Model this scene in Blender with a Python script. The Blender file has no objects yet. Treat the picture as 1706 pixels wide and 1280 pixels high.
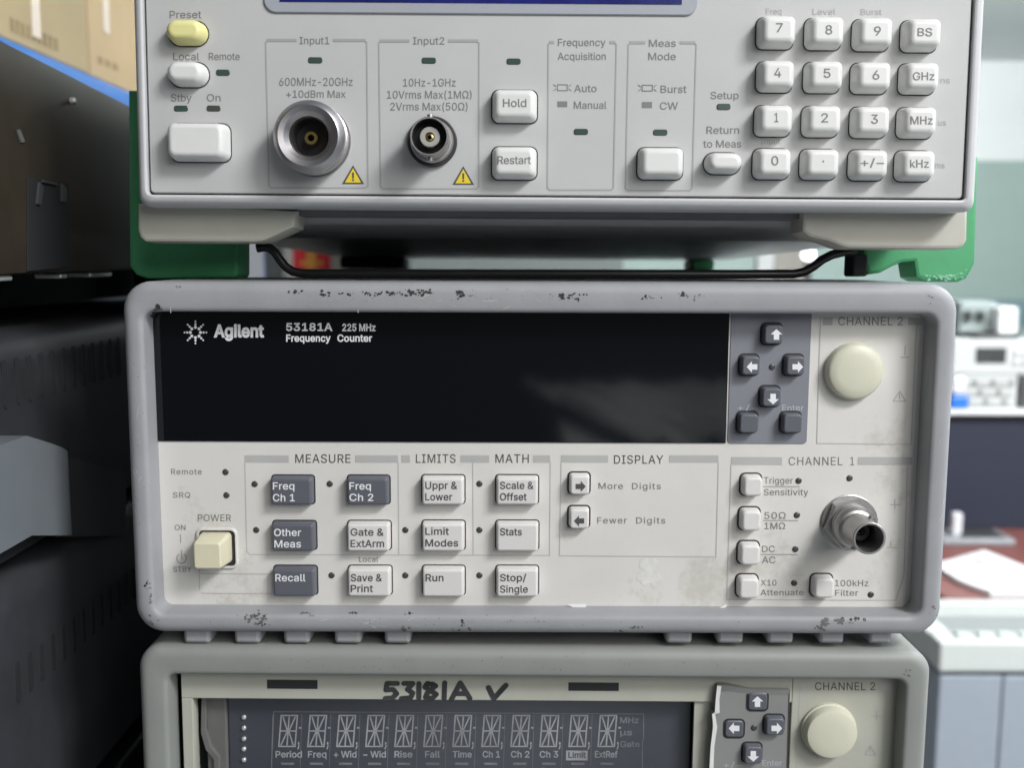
import bpy, math, random
from mathutils import Vector, Matrix
from mathutils.geometry import delaunay_2d_cdt
from mathutils.bvhtree import BVHTree
R = math.radians
random.seed(7)
S = bpy.context.scene
COL = S.collection

# ------------------------------------------------------------------ camera
F_PX, CX, CY = 1700.0, 853.0, 640.5          # focal length and centre in photograph pixels
EYE = Vector((0.0, -0.31, 0.242))
PITCH, ROLL = R(7.04), R(0.2)
CAM_ROT = Matrix.Rotation(R(90) - PITCH, 3, 'X') @ Matrix.Rotation(ROLL, 3, 'Z')
cam = bpy.data.cameras.new('camera')
cam.sensor_width = 36.0
cam.lens = 36.0 * F_PX / 1706.0
cam.clip_start, cam.clip_end = 0.02, 60.0
cam.dof.use_dof = True
cam.dof.focus_distance = 0.312
cam.dof.aperture_fstop = 13.0
cam_o = bpy.data.objects.new('camera', cam)
cam_o.location = EYE
cam_o.rotation_euler = CAM_ROT.to_euler()
COL.objects.link(cam_o)
S.camera = cam_o

# ------------------------------------------------------------------ world and lamps
S.view_settings.view_transform = 'Standard'
S.view_settings.look = 'None'
S.view_settings.exposure = 0.0
S.view_settings.gamma = 1.0
S.view_settings.use_curve_mapping = False
W = bpy.data.worlds.new('World'); S.world = W
W.use_nodes = True
wn = W.node_tree; bg = wn.nodes['Background']
# a room with its windows on the right: brighter towards +x, dim towards the racks on the left and behind the camera
wt = wn.nodes.new('ShaderNodeTexCoord'); wd = wn.nodes.new('ShaderNodeVectorMath'); wd.operation = 'DOT_PRODUCT'
wd.inputs[1].default_value = (0.80, 0.45, 0.40)
wr = wn.nodes.new('ShaderNodeValToRGB')
for e_, (p_, c_) in zip(wr.color_ramp.elements, ((0.0, (0.042, 0.040, 0.037)), (1.0, (0.62, 0.72, 0.80)))): e_.position = p_; e_.color = c_ + (1,)
em = wr.color_ramp.elements.new(0.5); em.color = (0.10, 0.107, 0.117, 1)
wm_ = wn.nodes.new('ShaderNodeMapRange'); wm_.inputs['From Min'].default_value = -1.0
wn.links.new(wt.outputs['Generated'], wd.inputs[0]); wn.links.new(wd.outputs['Value'], wm_.inputs['Value'])
wn.links.new(wm_.outputs['Result'], wr.inputs['Fac']); wn.links.new(wr.outputs['Color'], bg.inputs['Color'])
bg.inputs['Strength'].default_value = 1.0

def area(name, loc, target, sx, sy, power, col):
    l = bpy.data.lights.new(name, 'AREA'); l.shape = 'RECTANGLE'
    l.size, l.size_y, l.energy, l.color = sx, sy, power, col
    o = bpy.data.objects.new(name, l); COL.objects.link(o)
    o.location = loc
    o.rotation_euler = (Vector(target) - Vector(loc)).to_track_quat('-Z', 'Y').to_euler()
    return o
area('key_or_fill_lamp', (0.92, -0.84, 1.18), (0, 0, 0.24), 0.46, 0.24, 22, (0.985, 0.985, 1.0))
area('key_or_fill_lamp', (1.0, -1.45, 0.95), (0, 0, 0.2), 1.3, 0.8, 17, (1.0, 0.985, 0.96))  # broad fill added in front to soften the key shadows
area('key_or_fill_lamp', (1.75, 0.55, 1.35), (1.5, 1.6, -0.4), 1.2, 0.5, 78, (0.94, 0.98, 1.0))  # fill added to light the fronts of the white machine and desk
area('key_or_fill_lamp', (1.5, 3.0, 1.34), (1.5, 6.0, 1.0), 2.4, 0.4, 132, (0.94, 0.99, 1.0))  # fill added out of view to brighten the far wall and ceiling
area('key_or_fill_lamp', (-0.75, 0.5, 1.2), (-0.5, 0.75, 0.4), 0.5, 0.3, 1.9, (1.0, 0.95, 0.84))  # weak warm fill aimed at the shelf cartons, set by their brightness

# ------------------------------------------------------------------ letter outlines: advance, contours
GLYPHS = {
 '!': (196, '67,160 63,509 132,509 128,160|98,-4 81,-1 66,9 56,24 52,41 56,58 66,73 81,83 98,86 116,83 130,73 140,58 143,41 140,24 130,9 116,-1'),
 '&': (448, '197,-7 173,-6 150,-2 129,4 110,12 78,34 54,62 39,96 34,133 37,163 47,189 63,213 85,235 111,256 140,279 216,335 226,343 237,352 246,363 255,375 260,389 262,405 258,427 245,445 226,457 201,461 184,459 168,453 155,444 145,431 139,416 137,399 139,380 145,363 155,346 169,327 185,307 204,284 438,0 364,0 171,231 121,293 102,319 87,344 78,370 75,398 79,430 91,458 109,481 134,499 165,510 200,513 235,510 266,499 290,482 308,459 320,433 324,404 322,382 315,362 305,342 291,325 275,308 256,293 154,217 128,195 110,174 100,154 97,131 100,108 109,87 124,70 143,57 166,49 193,46 223,50 251,59 278,75 301,95 321,121 336,151 346,186 349,224 408,224 407,201 405,180 401,161 397,144 385,115 371,92 357,75 345,62 333,47 305,23 271,7 234,-3'),
 '(': (273, '89,207 90,235 92,264 96,293 101,324 107,354 114,384 122,413 132,441 142,468 153,494 164,517 177,539 236,539 223,512 212,485 201,457 191,428 182,399 174,370 167,342 161,313 157,285 154,258 152,232 151,207 152,184 154,161 156,138 160,115 165,91 172,67 179,42 188,16 198,-10 209,-38 222,-66 236,-96 177,-96 156,-59 139,-21 124,16 111,55 102,93 95,131 90,169'),
 ')': (273, '37,-96 52,-66 64,-37 76,-9 86,18 95,44 102,69 108,93 113,116 117,139 120,162 121,184 122,207 121,232 119,258 116,285 112,313 106,342 99,370 91,399 82,428 73,457 62,485 50,512 37,539 97,539 109,517 121,494 131,468 142,441 151,413 159,384 167,354 173,323 178,293 181,264 183,235 184,207 183,168 178,130 171,92 161,53 149,15 134,-22 117,-59 97,-96'),
 '+': (453, '198,34 198,364 255,364 255,34|61,172 61,226 391,226 391,172'),
 '-': (453, '337,244 337,188 114,188 114,244'),
 '.': (188, '95,-4 78,-1 63,9 53,24 50,41 53,59 63,73 78,83 95,87 113,83 128,73 138,59 141,41 138,24 128,9 113,-1'),
 '/': (249, '235,533 71,-76 14,-76 178,533'),
 '0': (453, '227,-7 199,-5 174,1 151,11 130,24 111,41 95,62 80,86 69,113 60,144 53,178 49,214 48,254 49,294 53,330 60,364 69,395 81,422 95,447 112,467 130,484 151,498 174,508 200,514 227,516 254,514 279,508 302,498 323,484 342,467 358,447 372,422 384,395 393,364 400,330 404,294 405,254 404,214 400,178 393,144 384,113 373,86 359,62 342,41 323,24 302,11 279,1 254,-5|227,50 261,56 290,74 303,87 313,103 323,122 330,144 336,168 340,194 343,223 344,254 343,285 340,314 336,341 330,365 323,387 313,405 303,422 290,435 261,453 227,460 192,453 163,435 151,422 140,405 131,387 123,365 117,341 113,314 110,285 109,254 110,223 113,194 117,168 123,144 131,122 140,103 151,87 163,74 192,56'),
 '1': (453, '76,0 76,55 391,55 391,0|276,509 276,0 212,0 212,448 209,448 86,358 86,427 198,509'),
 '2': (453, '64,0 64,47 234,229 261,257 282,282 299,305 311,327 318,348 320,371 317,397 308,419 293,436 273,449 250,457 224,460 196,457 172,447 153,433 139,413 130,390 127,362 66,362 67,384 71,405 77,424 86,442 111,473 143,496 162,505 182,511 203,514 225,516 247,514 268,511 288,505 306,497 337,474 361,445 376,411 381,372 378,345 371,318 357,290 336,259 322,241 306,223 288,202 267,180 153,60 153,57 389,57 389,0'),
 '3': (453, '218,-7 195,-6 173,-3 152,2 133,10 98,30 70,57 52,91 44,132 109,132 115,107 126,87 144,71 165,59 191,52 219,50 248,53 275,61 297,74 315,93 325,116 329,145 326,172 316,196 299,217 275,234 242,244 201,248 157,248 157,299 288,448 288,452 70,452 70,509 372,509 372,461 211,278 211,289 239,290 264,288 287,284 308,276 327,265 344,253 359,239 371,222 381,205 387,186 392,166 393,145 392,123 387,103 380,84 370,66 358,50 344,36 327,23 309,12 288,4 266,-2 243,-6'),
 '4': (453, '40,105 40,158 247,509 311,509 109,166 109,163 413,163 413,105|282,0 282,121 282,146 282,318 343,318 343,0'),
 '5': (453, '221,-7 199,-6 178,-2 159,3 140,11 108,32 83,60 66,93 60,130 122,130 127,108 138,89 154,73 173,60 196,52 221,50 250,53 276,64 298,82 314,104 324,131 328,162 324,193 314,221 297,244 275,262 248,273 218,277 192,275 167,268 145,258 128,246 67,253 96,509 366,509 366,452 151,452 134,301 136,301 155,315 178,325 203,331 229,334 263,330 294,321 321,306 345,285 364,260 379,231 388,199 391,163 390,139 385,117 379,95 369,76 357,57 343,41 327,27 309,15 289,6 268,-1 245,-5'),
 '6': (453, '226,-7 203,-5 182,-1 161,5 142,15 125,26 109,40 96,56 84,74 75,94 69,115 65,138 64,162 68,199 80,239 89,261 102,285 118,311 137,340 252,509 322,509 151,261 145,261 154,275 165,288 179,299 196,307 214,312 235,314 257,313 278,309 298,303 316,295 346,271 370,240 378,221 384,201 388,180 389,157 388,134 384,112 377,92 368,73 356,55 343,39 327,26 310,14 291,5 271,-2 249,-6|226,48 254,52 279,63 299,79 314,101 324,128 327,157 324,187 314,213 299,235 279,251 254,262 226,265 198,262 174,252 153,235 138,214 128,188 125,158 128,128 138,102 153,79 174,63 198,52'),
 '7': (453, '97,0 323,448 323,452 62,452 62,509 391,509 391,449 165,0'),
 '8': (453, '226,-7 201,-6 178,-2 156,3 136,11 101,33 74,62 57,96 52,135 55,166 65,195 81,220 101,241 125,256 153,265 153,267 119,282 93,308 76,342 70,380 75,417 90,450 114,477 146,498 164,506 184,511 204,514 226,516 248,514 269,511 288,506 306,498 337,477 361,450 377,417 382,380 376,342 359,308 333,282 300,267 300,265 327,256 351,241 372,220 387,195 397,166 401,135 395,96 378,62 352,33 317,11 296,3 275,-2 251,-6|226,49 258,52 285,60 307,74 323,91 333,113 337,139 333,165 322,189 305,208 283,223 256,232 226,235 196,232 169,223 147,208 130,189 119,165 115,139 119,113 129,91 145,74 167,60 195,52|226,290 252,292 274,300 293,313 307,330 316,351 319,376 316,399 308,420 294,437 275,449 252,457 226,460 200,457 177,449 159,437 145,420 136,399 133,376 136,351 145,330 159,313 178,300 201,292'),
 '9': (453, '226,516 249,514 271,510 291,503 310,494 328,482 343,468 356,452 368,434 377,414 384,393 388,371 389,347 385,309 373,270 363,248 350,224 334,197 315,168 200,0 130,0 301,248 307,248 299,234 287,221 273,210 257,202 238,196 218,195 195,196 175,199 155,206 137,214 106,237 83,269 74,287 68,307 65,329 64,352 65,375 69,397 75,417 85,436 96,454 110,469 125,483 143,494 162,504 182,510 203,514|226,460 199,457 174,446 154,429 138,407 129,381 125,352 129,322 138,295 154,274 174,257 199,247 226,243 254,247 279,257 299,273 314,295 324,321 327,350 324,381 314,407 299,429 279,446 254,457'),
 'A': (480, '16,0 201,509 276,509 463,0 395,0 287,302 276,334 264,372 257,394 250,420 241,447 232,478 245,478 236,447 228,419 220,393 213,371 201,333 191,302 85,0|110,142 110,199 370,199 370,142'),
 'B': (456, '60,0 60,509 241,509 266,508 289,504 310,499 329,491 359,469 381,442 394,410 398,374 395,344 387,320 373,301 356,286 336,275 315,267 315,262 339,257 363,245 385,227 402,203 414,173 418,136 413,100 400,67 377,39 344,18 324,10 301,4 275,1 247,0|125,57 245,57 272,58 296,63 315,70 330,80 349,105 355,137 352,161 342,184 327,203 306,218 279,228 248,231 125,231|125,285 238,285 265,288 288,296 308,309 323,326 333,348 336,372 330,403 313,429 283,446 240,452 125,452'),
 'C': (510, '267,-7 235,-5 205,1 177,11 150,25 126,42 104,63 86,88 70,115 57,146 48,179 42,215 40,254 42,293 48,329 57,362 70,393 86,421 104,445 126,466 150,484 177,498 205,508 235,514 267,516 305,513 340,504 373,490 402,471 427,447 448,418 463,385 473,348 408,348 401,373 389,395 375,413 357,428 337,440 315,449 292,454 267,456 245,454 223,450 203,443 184,432 166,419 150,403 137,385 125,364 116,340 109,314 105,285 103,254 105,223 109,194 116,168 125,145 137,123 151,105 166,89 184,76 203,66 223,59 245,54 267,53 292,55 315,60 337,69 357,81 375,96 389,114 401,136 408,160 473,160 463,124 448,91 428,62 402,38 373,19 341,5 305,-4'),
 'D': (502, '219,0 96,0 96,57 215,57 244,58 272,63 296,70 318,81 337,94 354,110 368,128 379,149 388,172 394,198 398,226 399,255 398,285 394,312 388,337 379,361 368,381 354,399 338,415 320,428 299,438 275,446 249,450 221,452 93,452 93,509 225,509 261,507 294,501 325,492 353,478 377,461 399,441 418,418 433,391 446,361 455,329 460,293 462,255 460,217 455,181 446,149 433,119 417,92 398,68 376,48 351,31 322,17 291,8 256,2|125,509 125,0 60,0 60,509'),
 'E': (419, '60,0 60,509 372,509 372,452 125,452 125,286 355,286 355,229 125,229 125,57 375,57 375,0'),
 'F': (410, '60,0 60,509 369,509 369,452 125,452 125,278 346,278 346,221 125,221 125,0'),
 'G': (520, '269,-7 236,-5 205,1 176,11 149,25 125,43 104,64 85,88 69,116 57,146 47,179 42,215 40,254 42,293 47,329 57,362 69,393 85,421 103,445 125,466 149,484 175,498 203,508 233,514 265,516 304,513 340,504 374,489 403,469 429,445 449,416 465,384 474,349 408,349 399,372 387,393 373,411 356,427 337,439 315,448 291,454 265,456 243,454 222,450 202,443 183,432 166,419 150,404 137,385 125,364 116,340 109,314 105,285 103,254 105,223 109,194 116,168 125,145 137,124 151,105 166,90 184,76 203,66 224,59 246,54 269,53 309,57 345,71 374,93 396,123 404,141 410,160 414,180 415,202 434,199 283,199 283,256 478,256 478,200 476,170 471,141 463,115 451,91 436,69 419,50 399,33 377,19 352,8 326,0 298,-5'),
 'H': (517, '60,0 60,509 125,509 125,289 392,289 392,509 457,509 457,0 392,0 392,232 125,232 125,0'),
 'I': (300, '31,0 31,57 118,57 118,452 31,452 31,509 269,509 269,452 183,452 183,57 269,57 269,0'),
 'L': (393, '60,0 60,509 125,509 125,57 361,57 361,0'),
 'M': (628, '60,0 60,509 152,509 277,187 282,174 287,159 293,141 299,123 305,103 311,84 317,65 322,49 307,49 318,83 324,102 330,121 336,140 342,158 348,174 352,187 476,509 568,509 568,0 504,0 504,291 504,308 504,327 505,347 505,369 506,413 507,435 507,457 513,457 505,433 498,409 490,386 482,363 474,341 467,322 461,305 456,291 342,0 286,0 170,291 165,304 159,321 152,340 145,361 137,384 129,408 121,432 112,457 119,457 119,437 120,416 120,394 121,372 122,328 122,309 122,291 122,0'),
 'N': (523, '60,0 60,509 136,509 343,183 352,169 363,151 375,130 388,107 401,82 414,55 405,54 402,81 401,108 400,134 399,157 399,178 399,195 399,509 463,509 463,0 387,0 202,290 190,310 177,331 164,354 148,381 108,452 119,454 122,384 123,354 124,328 125,307 125,291 125,0'),
 'O': (533, '267,-7 235,-5 205,1 177,11 150,25 126,42 105,63 86,88 70,115 57,146 48,179 42,215 40,254 42,293 48,329 57,362 70,393 86,421 105,445 126,466 150,484 177,498 205,508 235,514 267,516 299,514 329,508 357,498 384,484 408,466 429,445 448,421 464,393 477,362 486,329 491,293 493,254 491,215 486,179 477,146 464,115 448,88 429,63 408,42 384,25 357,11 329,1 299,-5|267,53 289,54 310,59 330,66 349,76 367,89 383,105 396,123 408,144 418,168 425,194 429,223 430,254 429,286 425,314 418,341 408,365 396,386 383,404 367,420 349,433 330,443 310,450 289,454 267,456 245,454 223,450 203,443 184,433 167,420 151,404 137,385 125,364 116,340 109,314 105,285 103,254 105,223 109,194 116,168 125,144 137,123 151,105 167,89 184,76 203,66 223,59 245,54'),
 'P': (445, '60,0 60,509 235,509 263,507 289,503 312,497 332,487 350,476 366,462 379,447 390,430 398,411 404,391 407,370 409,348 407,325 404,304 398,284 390,265 379,248 366,233 350,219 332,207 312,198 289,191 263,187 235,186 109,186 109,242 233,242 269,246 297,256 318,272 333,294 342,319 344,348 342,376 333,402 318,423 297,439 268,449 232,452 125,452 125,0'),
 'Q': (533, '245,159 313,159 369,85 384,65 468,-48 401,-48 346,27 331,46|267,-7 235,-5 205,1 177,11 150,25 126,42 105,63 86,88 70,115 57,146 48,179 42,215 40,254 42,293 48,329 57,362 70,393 86,421 105,445 126,466 150,484 177,498 205,508 235,514 267,516 299,514 329,508 357,498 384,484 408,466 429,445 448,421 464,393 477,362 486,329 491,293 493,254 491,215 486,179 477,146 464,115 448,88 429,63 408,42 384,25 357,11 329,1 299,-5|267,53 289,54 310,59 330,66 349,76 367,89 383,105 396,123 408,144 418,168 425,194 429,223 430,254 429,286 425,314 418,341 408,365 396,386 383,404 367,420 349,433 330,443 310,450 289,454 267,456 245,454 223,450 203,443 184,433 167,420 151,404 137,385 125,364 116,340 109,314 105,285 103,254 105,223 109,194 116,168 125,144 137,123 151,105 167,89 184,76 203,66 223,59 245,54'),
 'R': (449, '60,0 60,509 236,509 264,507 290,504 313,497 333,489 367,465 390,433 399,415 405,395 408,374 409,352 408,330 405,309 399,290 390,271 367,240 333,217 312,209 289,203 264,199 236,198 96,198 96,255 234,255 269,258 298,267 319,281 334,300 342,324 345,352 342,380 334,405 319,425 298,440 269,449 233,452 125,452 125,0|353,0 230,229 303,229 428,0'),
 'S': (447, '224,-9 197,-8 172,-4 149,1 128,9 108,19 91,31 76,45 64,60 54,77 46,96 41,115 38,137 104,137 110,110 123,88 142,71 166,59 194,52 224,49 257,52 286,60 311,74 329,92 341,114 346,139 342,161 332,179 316,193 296,205 272,214 245,222 184,239 154,249 128,260 105,274 86,289 71,307 60,326 54,348 52,372 58,413 75,448 87,463 102,476 119,488 138,498 158,506 180,511 203,514 227,516 252,514 275,511 296,505 316,498 351,476 377,449 394,415 401,378 337,378 326,412 302,437 286,447 267,453 247,457 225,459 194,456 167,448 145,435 129,418 118,398 115,376 119,352 131,334 148,319 169,308 191,300 212,293 264,279 287,272 312,264 336,252 359,238 379,220 395,198 405,171 408,139 403,99 386,64 374,48 360,34 343,21 323,11 302,2 278,-4 252,-8'),
 'T': (449, '32,452 32,509 417,509 417,452 257,452 257,0 193,0 193,452'),
 'U': (517, '259,-8 230,-7 203,-2 177,5 154,15 133,28 114,43 98,60 85,80 74,101 66,124 62,148 60,173 60,509 124,509 124,178 128,144 141,113 160,87 187,68 220,56 259,52 298,56 331,68 357,87 377,113 389,144 393,178 393,509 457,509 457,173 456,148 451,124 443,101 433,80 419,60 403,43 384,28 363,15 340,5 315,-2 288,-7'),
 'V': (480, '204,0 16,509 84,509 192,206 203,176 215,137 222,115 230,89 239,61 248,31 235,31 244,62 252,90 260,115 267,138 279,176 290,206 395,509 463,509 278,0'),
 'W': (686, '155,0 16,509 82,509 163,196 170,171 175,145 181,120 187,94 192,67 197,40 189,40 194,67 200,94 205,120 211,145 218,171 224,196 306,509 380,509 462,196 468,171 474,145 480,120 486,94 492,67 497,40 488,40 493,67 499,94 504,120 510,145 517,171 523,196 603,509 670,509 530,0 455,0 368,323 359,356 351,391 347,410 344,431 340,452 336,475 350,475 346,453 342,433 339,413 335,395 327,359 318,323 230,0'),
 'X': (474, '18,0 217,284 217,236 29,509 104,509 178,400 192,379 204,361 214,345 223,329 233,312 243,292 232,292 243,311 252,329 261,345 272,361 284,379 298,400 374,509 446,509 259,239 259,287 456,0 382,0 292,129 279,149 268,165 259,180 250,195 241,212 230,231 244,231 235,213 225,196 216,181 206,166 195,149 182,129 91,0'),
 'Y': (472, '203,0 203,208 16,509 91,509 192,344 208,318 222,292 236,264 250,230 224,230 237,265 251,293 265,318 280,344 381,509 455,509 268,208 268,0'),
 'a': (389, '160,-9 126,-5 94,5 68,22 48,45 35,73 30,108 34,138 43,161 58,179 78,193 100,203 125,211 152,216 178,220 209,224 234,227 252,230 265,235 273,243 276,255 276,257 273,279 267,297 256,311 240,322 220,329 196,331 171,329 149,322 132,313 118,301 107,288 100,274 41,291 57,322 79,346 104,364 133,375 163,382 194,384 215,383 239,379 263,372 286,360 306,343 322,320 333,290 337,251 337,0 277,0 277,52 272,52 264,38 252,25 236,12 215,1 190,-6|170,45 202,49 228,59 248,74 263,93 272,115 276,138 276,190 270,186 259,182 246,179 231,176 216,173 200,171 186,169 175,168 154,164 134,159 117,150 103,139 95,124 92,105 94,87 102,72 114,61 130,52 149,47'),
 'b': (424, '229,-8 198,-5 172,4 153,17 138,31 127,46 118,59 112,59 112,0 53,0 53,509 114,509 114,319 118,319 127,331 137,346 152,360 171,373 197,381 229,384 252,383 274,378 294,371 313,361 330,347 345,332 359,313 370,293 379,270 385,245 389,218 390,189 389,160 385,133 379,108 370,84 359,64 346,45 330,29 313,16 294,5 274,-2 252,-7|220,47 253,51 279,66 301,88 316,117 325,151 328,189 325,227 316,261 301,290 280,311 253,325 220,330 188,325 161,312 140,291 125,263 116,229 113,189 116,150 125,115 140,86 162,65 188,51'),
 'c': (396, '207,-8 182,-7 159,-2 137,6 117,16 98,30 82,46 68,64 56,85 46,108 40,133 36,159 34,187 36,216 40,243 46,268 56,291 68,312 82,330 98,346 117,360 137,371 159,378 182,383 207,384 234,383 260,377 284,368 305,356 324,341 340,322 353,301 362,277 303,262 298,276 290,289 281,301 270,311 257,319 242,325 226,329 207,330 173,325 145,310 124,287 108,258 99,224 96,187 99,151 108,117 124,89 145,66 173,51 207,46 226,48 243,52 258,58 271,66 282,76 292,89 299,102 304,117 363,102 354,78 341,56 325,37 306,21 285,9 261,-1 235,-6'),
 'd': (424, '195,-8 172,-7 151,-2 130,5 111,16 94,29 79,45 66,64 55,84 46,108 39,133 35,160 34,189 35,218 39,245 46,270 55,293 66,313 79,332 95,347 112,361 131,371 151,378 173,383 196,384 228,381 253,373 272,360 287,346 298,331 306,319 311,319 311,509 372,509 372,0 313,0 313,59 307,59 298,46 287,31 272,17 252,4 227,-5|205,47 236,51 263,65 284,86 299,115 309,150 312,189 309,229 300,263 284,291 263,312 237,325 205,330 172,325 145,311 124,290 108,261 99,227 96,189 99,151 109,117 124,88 145,66 172,51'),
 'e': (404, '212,-8 185,-7 161,-2 138,6 117,16 98,30 82,46 68,64 56,85 46,108 40,132 35,159 34,187 35,215 39,242 46,267 55,290 67,311 81,329 97,346 115,359 135,370 157,378 180,383 205,384 236,382 266,374 294,361 319,341 341,315 357,282 363,263 368,242 370,219 371,194 371,169 75,169 75,221 338,221 310,202 307,237 298,269 283,294 263,314 237,326 205,330 173,326 146,313 125,294 109,270 99,241 96,211 96,178 100,139 110,106 128,80 151,61 179,50 212,46 234,48 254,53 271,61 285,73 297,88 306,105 365,91 353,63 335,39 311,19 283,4 249,-5'),
 'f': (254, '228,379 228,327 6,327 6,379|81,0 81,432 84,461 96,486 113,505 135,519 161,527 187,530 207,529 222,527 234,524 243,521 227,468 222,470 215,472 206,473 195,474 171,470 154,460 145,443 142,419 142,0'),
 'g': (425, '207,-151 168,-148 134,-140 105,-127 82,-110 64,-91 51,-69 101,-41 110,-53 122,-66 136,-78 154,-88 178,-95 207,-97 249,-92 282,-75 304,-47 311,-6 311,68 306,68 298,56 287,41 272,28 252,16 227,8 195,5 173,6 152,10 132,17 113,27 95,39 80,53 67,71 55,90 46,112 39,136 35,163 34,191 35,220 39,246 46,271 55,293 66,314 80,332 95,347 112,361 131,371 152,378 173,383 196,384 228,382 253,373 273,360 288,346 299,331 308,319 313,319 313,379 372,379 372,-9 371,-32 367,-54 360,-73 350,-90 324,-117 291,-136 271,-142 251,-147 229,-150|205,59 237,63 264,75 285,95 300,121 309,154 312,193 309,231 300,264 285,291 264,312 237,325 205,330 172,325 145,312 124,290 109,262 99,229 96,193 99,155 109,123 124,96 145,76 172,63'),
 'h': (410, '114,227 114,0 53,0 53,509 114,509 114,287 102,287 112,312 124,332 137,349 152,362 187,379 227,384 264,380 295,369 321,349 341,321 348,304 353,285 356,264 357,240 357,0 296,0 296,235 290,275 273,304 246,323 210,329 184,326 161,317 141,303 126,283 117,257'),
 'i': (167, '53,0 53,379 114,379 114,0|84,443 67,446 54,455 44,468 41,483 44,499 54,512 67,521 84,524 100,521 114,512 123,499 126,483 123,468 114,455 100,446'),
 'k': (381, '110,137 110,212 121,212 284,379 360,379 184,199 177,199|53,0 53,509 114,509 114,0|294,0 148,186 191,229 372,0'),
 'l': (189, '139,-2 101,3 74,20 58,47 53,84 53,509 114,509 114,99 115,77 120,62 130,54 146,52 154,52 160,53 170,54 181,3 172,1 162,-1 151,-2'),
 'm': (610, '53,0 53,379 112,379 112,295 108,295 118,323 132,346 151,363 172,376 195,384 219,386 257,380 287,361 309,331 321,295 312,295 322,321 337,343 357,361 381,375 407,383 437,386 468,383 497,372 522,354 541,328 553,296 557,255 557,0 496,0 496,254 490,289 473,313 447,326 419,330 395,328 374,320 358,307 345,290 338,270 335,247 335,0 274,0 274,260 269,288 253,311 229,326 199,330 178,328 158,320 140,307 126,289 117,266 114,238 114,0'),
 'n': (410, '114,227 114,0 53,0 53,379 112,379 112,287 102,287 112,312 124,332 137,349 152,362 187,379 227,384 264,380 295,369 321,349 341,321 348,304 353,285 356,264 357,240 357,0 296,0 296,235 290,275 273,304 246,323 210,329 184,326 161,317 141,303 126,283 117,257'),
 'o': (415, '207,-8 182,-7 159,-2 137,6 117,16 98,30 82,46 68,64 56,85 46,108 40,133 36,159 34,187 36,216 40,243 46,268 56,291 68,312 82,330 98,346 117,360 137,371 159,378 182,383 207,384 233,383 256,378 278,371 299,360 317,346 333,330 347,312 359,291 369,268 376,243 380,216 381,187 380,159 376,133 369,108 359,85 347,64 333,46 317,30 299,16 278,6 256,-2 233,-7|207,46 242,51 270,66 292,89 307,117 316,151 319,187 316,224 307,258 292,287 270,310 242,325 207,330 173,325 145,310 124,287 108,258 99,224 96,187 99,151 108,117 124,89 145,66 173,51'),
 'p': (424, '53,-143 53,379 112,379 112,319 118,319 126,331 137,346 152,360 171,373 197,381 229,384 252,383 274,378 294,371 313,361 330,347 345,332 359,313 370,293 379,270 385,245 389,218 390,189 389,160 385,133 379,108 370,84 359,64 346,45 330,29 313,16 294,5 274,-2 252,-7 229,-8 198,-5 173,4 153,17 138,31 127,46 118,59 114,59 114,-143|220,47 253,51 279,66 301,88 316,117 325,151 328,189 325,227 316,261 301,290 280,311 253,325 220,330 188,325 161,312 140,291 125,263 116,229 113,189 116,150 125,115 140,86 162,65 188,51'),
 'q': (424, '372,-143 311,-143 311,59 306,59 298,46 287,31 272,17 252,4 227,-5 195,-8 172,-7 151,-2 130,5 111,16 94,29 79,45 66,64 55,84 46,108 39,133 35,160 34,189 35,218 39,245 46,270 55,293 66,313 79,332 95,347 112,361 131,371 151,378 173,383 196,384 228,381 253,373 272,360 287,346 298,331 307,319 313,319 313,379 372,379|205,47 236,51 263,65 284,86 299,115 309,150 312,189 309,229 300,263 284,291 263,312 237,325 205,330 172,325 145,311 124,290 108,261 99,227 96,189 99,151 109,117 124,88 145,66 172,51'),
 'r': (259, '53,0 53,379 112,379 112,321 115,321 130,347 152,367 181,380 213,385 221,385 229,384 237,384 243,384 243,322 239,323 230,324 219,325 207,326 182,323 159,315 140,301 126,284 117,262 114,237 114,0'),
 's': (365, '182,-8 145,-5 112,3 84,18 62,38 45,63 36,94 94,107 105,79 124,60 150,49 181,45 217,50 244,62 262,81 268,103 265,121 254,136 237,147 212,155 149,170 125,177 104,186 87,196 72,208 53,237 47,274 51,305 65,332 87,354 115,370 149,381 187,384 223,381 254,372 279,358 299,339 314,316 324,290 268,277 258,298 243,316 219,328 187,333 156,329 131,317 114,299 109,277 112,258 124,243 144,232 172,223 229,209 254,202 275,194 292,183 306,171 325,142 331,107 326,75 312,47 290,24 260,6 223,-5'),
 't': (227, '204,379 204,327 6,327 6,379|65,471 126,471 126,98 128,76 136,61 150,53 170,50 177,50 185,51 194,52 202,54 213,2 203,-1 192,-3 180,-4 168,-4 145,-3 125,2 107,10 92,21 72,52 65,93'),
 'u': (410, '182,-5 146,-1 115,11 89,31 69,59 62,76 57,95 54,116 53,139 53,379 114,379 114,144 119,105 137,75 164,56 200,50 226,53 249,62 268,77 283,97 293,122 296,153 296,379 357,379 357,0 298,0 298,92 307,92 297,67 286,47 272,30 257,17 222,0'),
 'v': (389, '163,0 17,379 84,379 165,155 177,121 187,87 196,53 206,21 184,21 194,53 203,87 213,121 224,155 305,379 371,379 226,0'),
 'w': (567, '138,0 23,379 87,379 133,214 143,177 154,137 159,115 165,91 170,67 175,41 165,41 170,66 175,90 180,113 186,135 191,156 196,176 201,195 206,214 252,379 316,379 362,214 366,196 371,176 376,157 382,136 387,114 392,91 397,67 402,41 391,41 397,66 402,90 408,113 413,135 418,156 423,176 429,195 434,214 480,379 545,379 429,0 368,0 319,172 312,198 305,225 297,252 291,280 284,309 277,338 291,338 284,309 277,280 270,252 263,225 255,198 248,172 199,0'),
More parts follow.
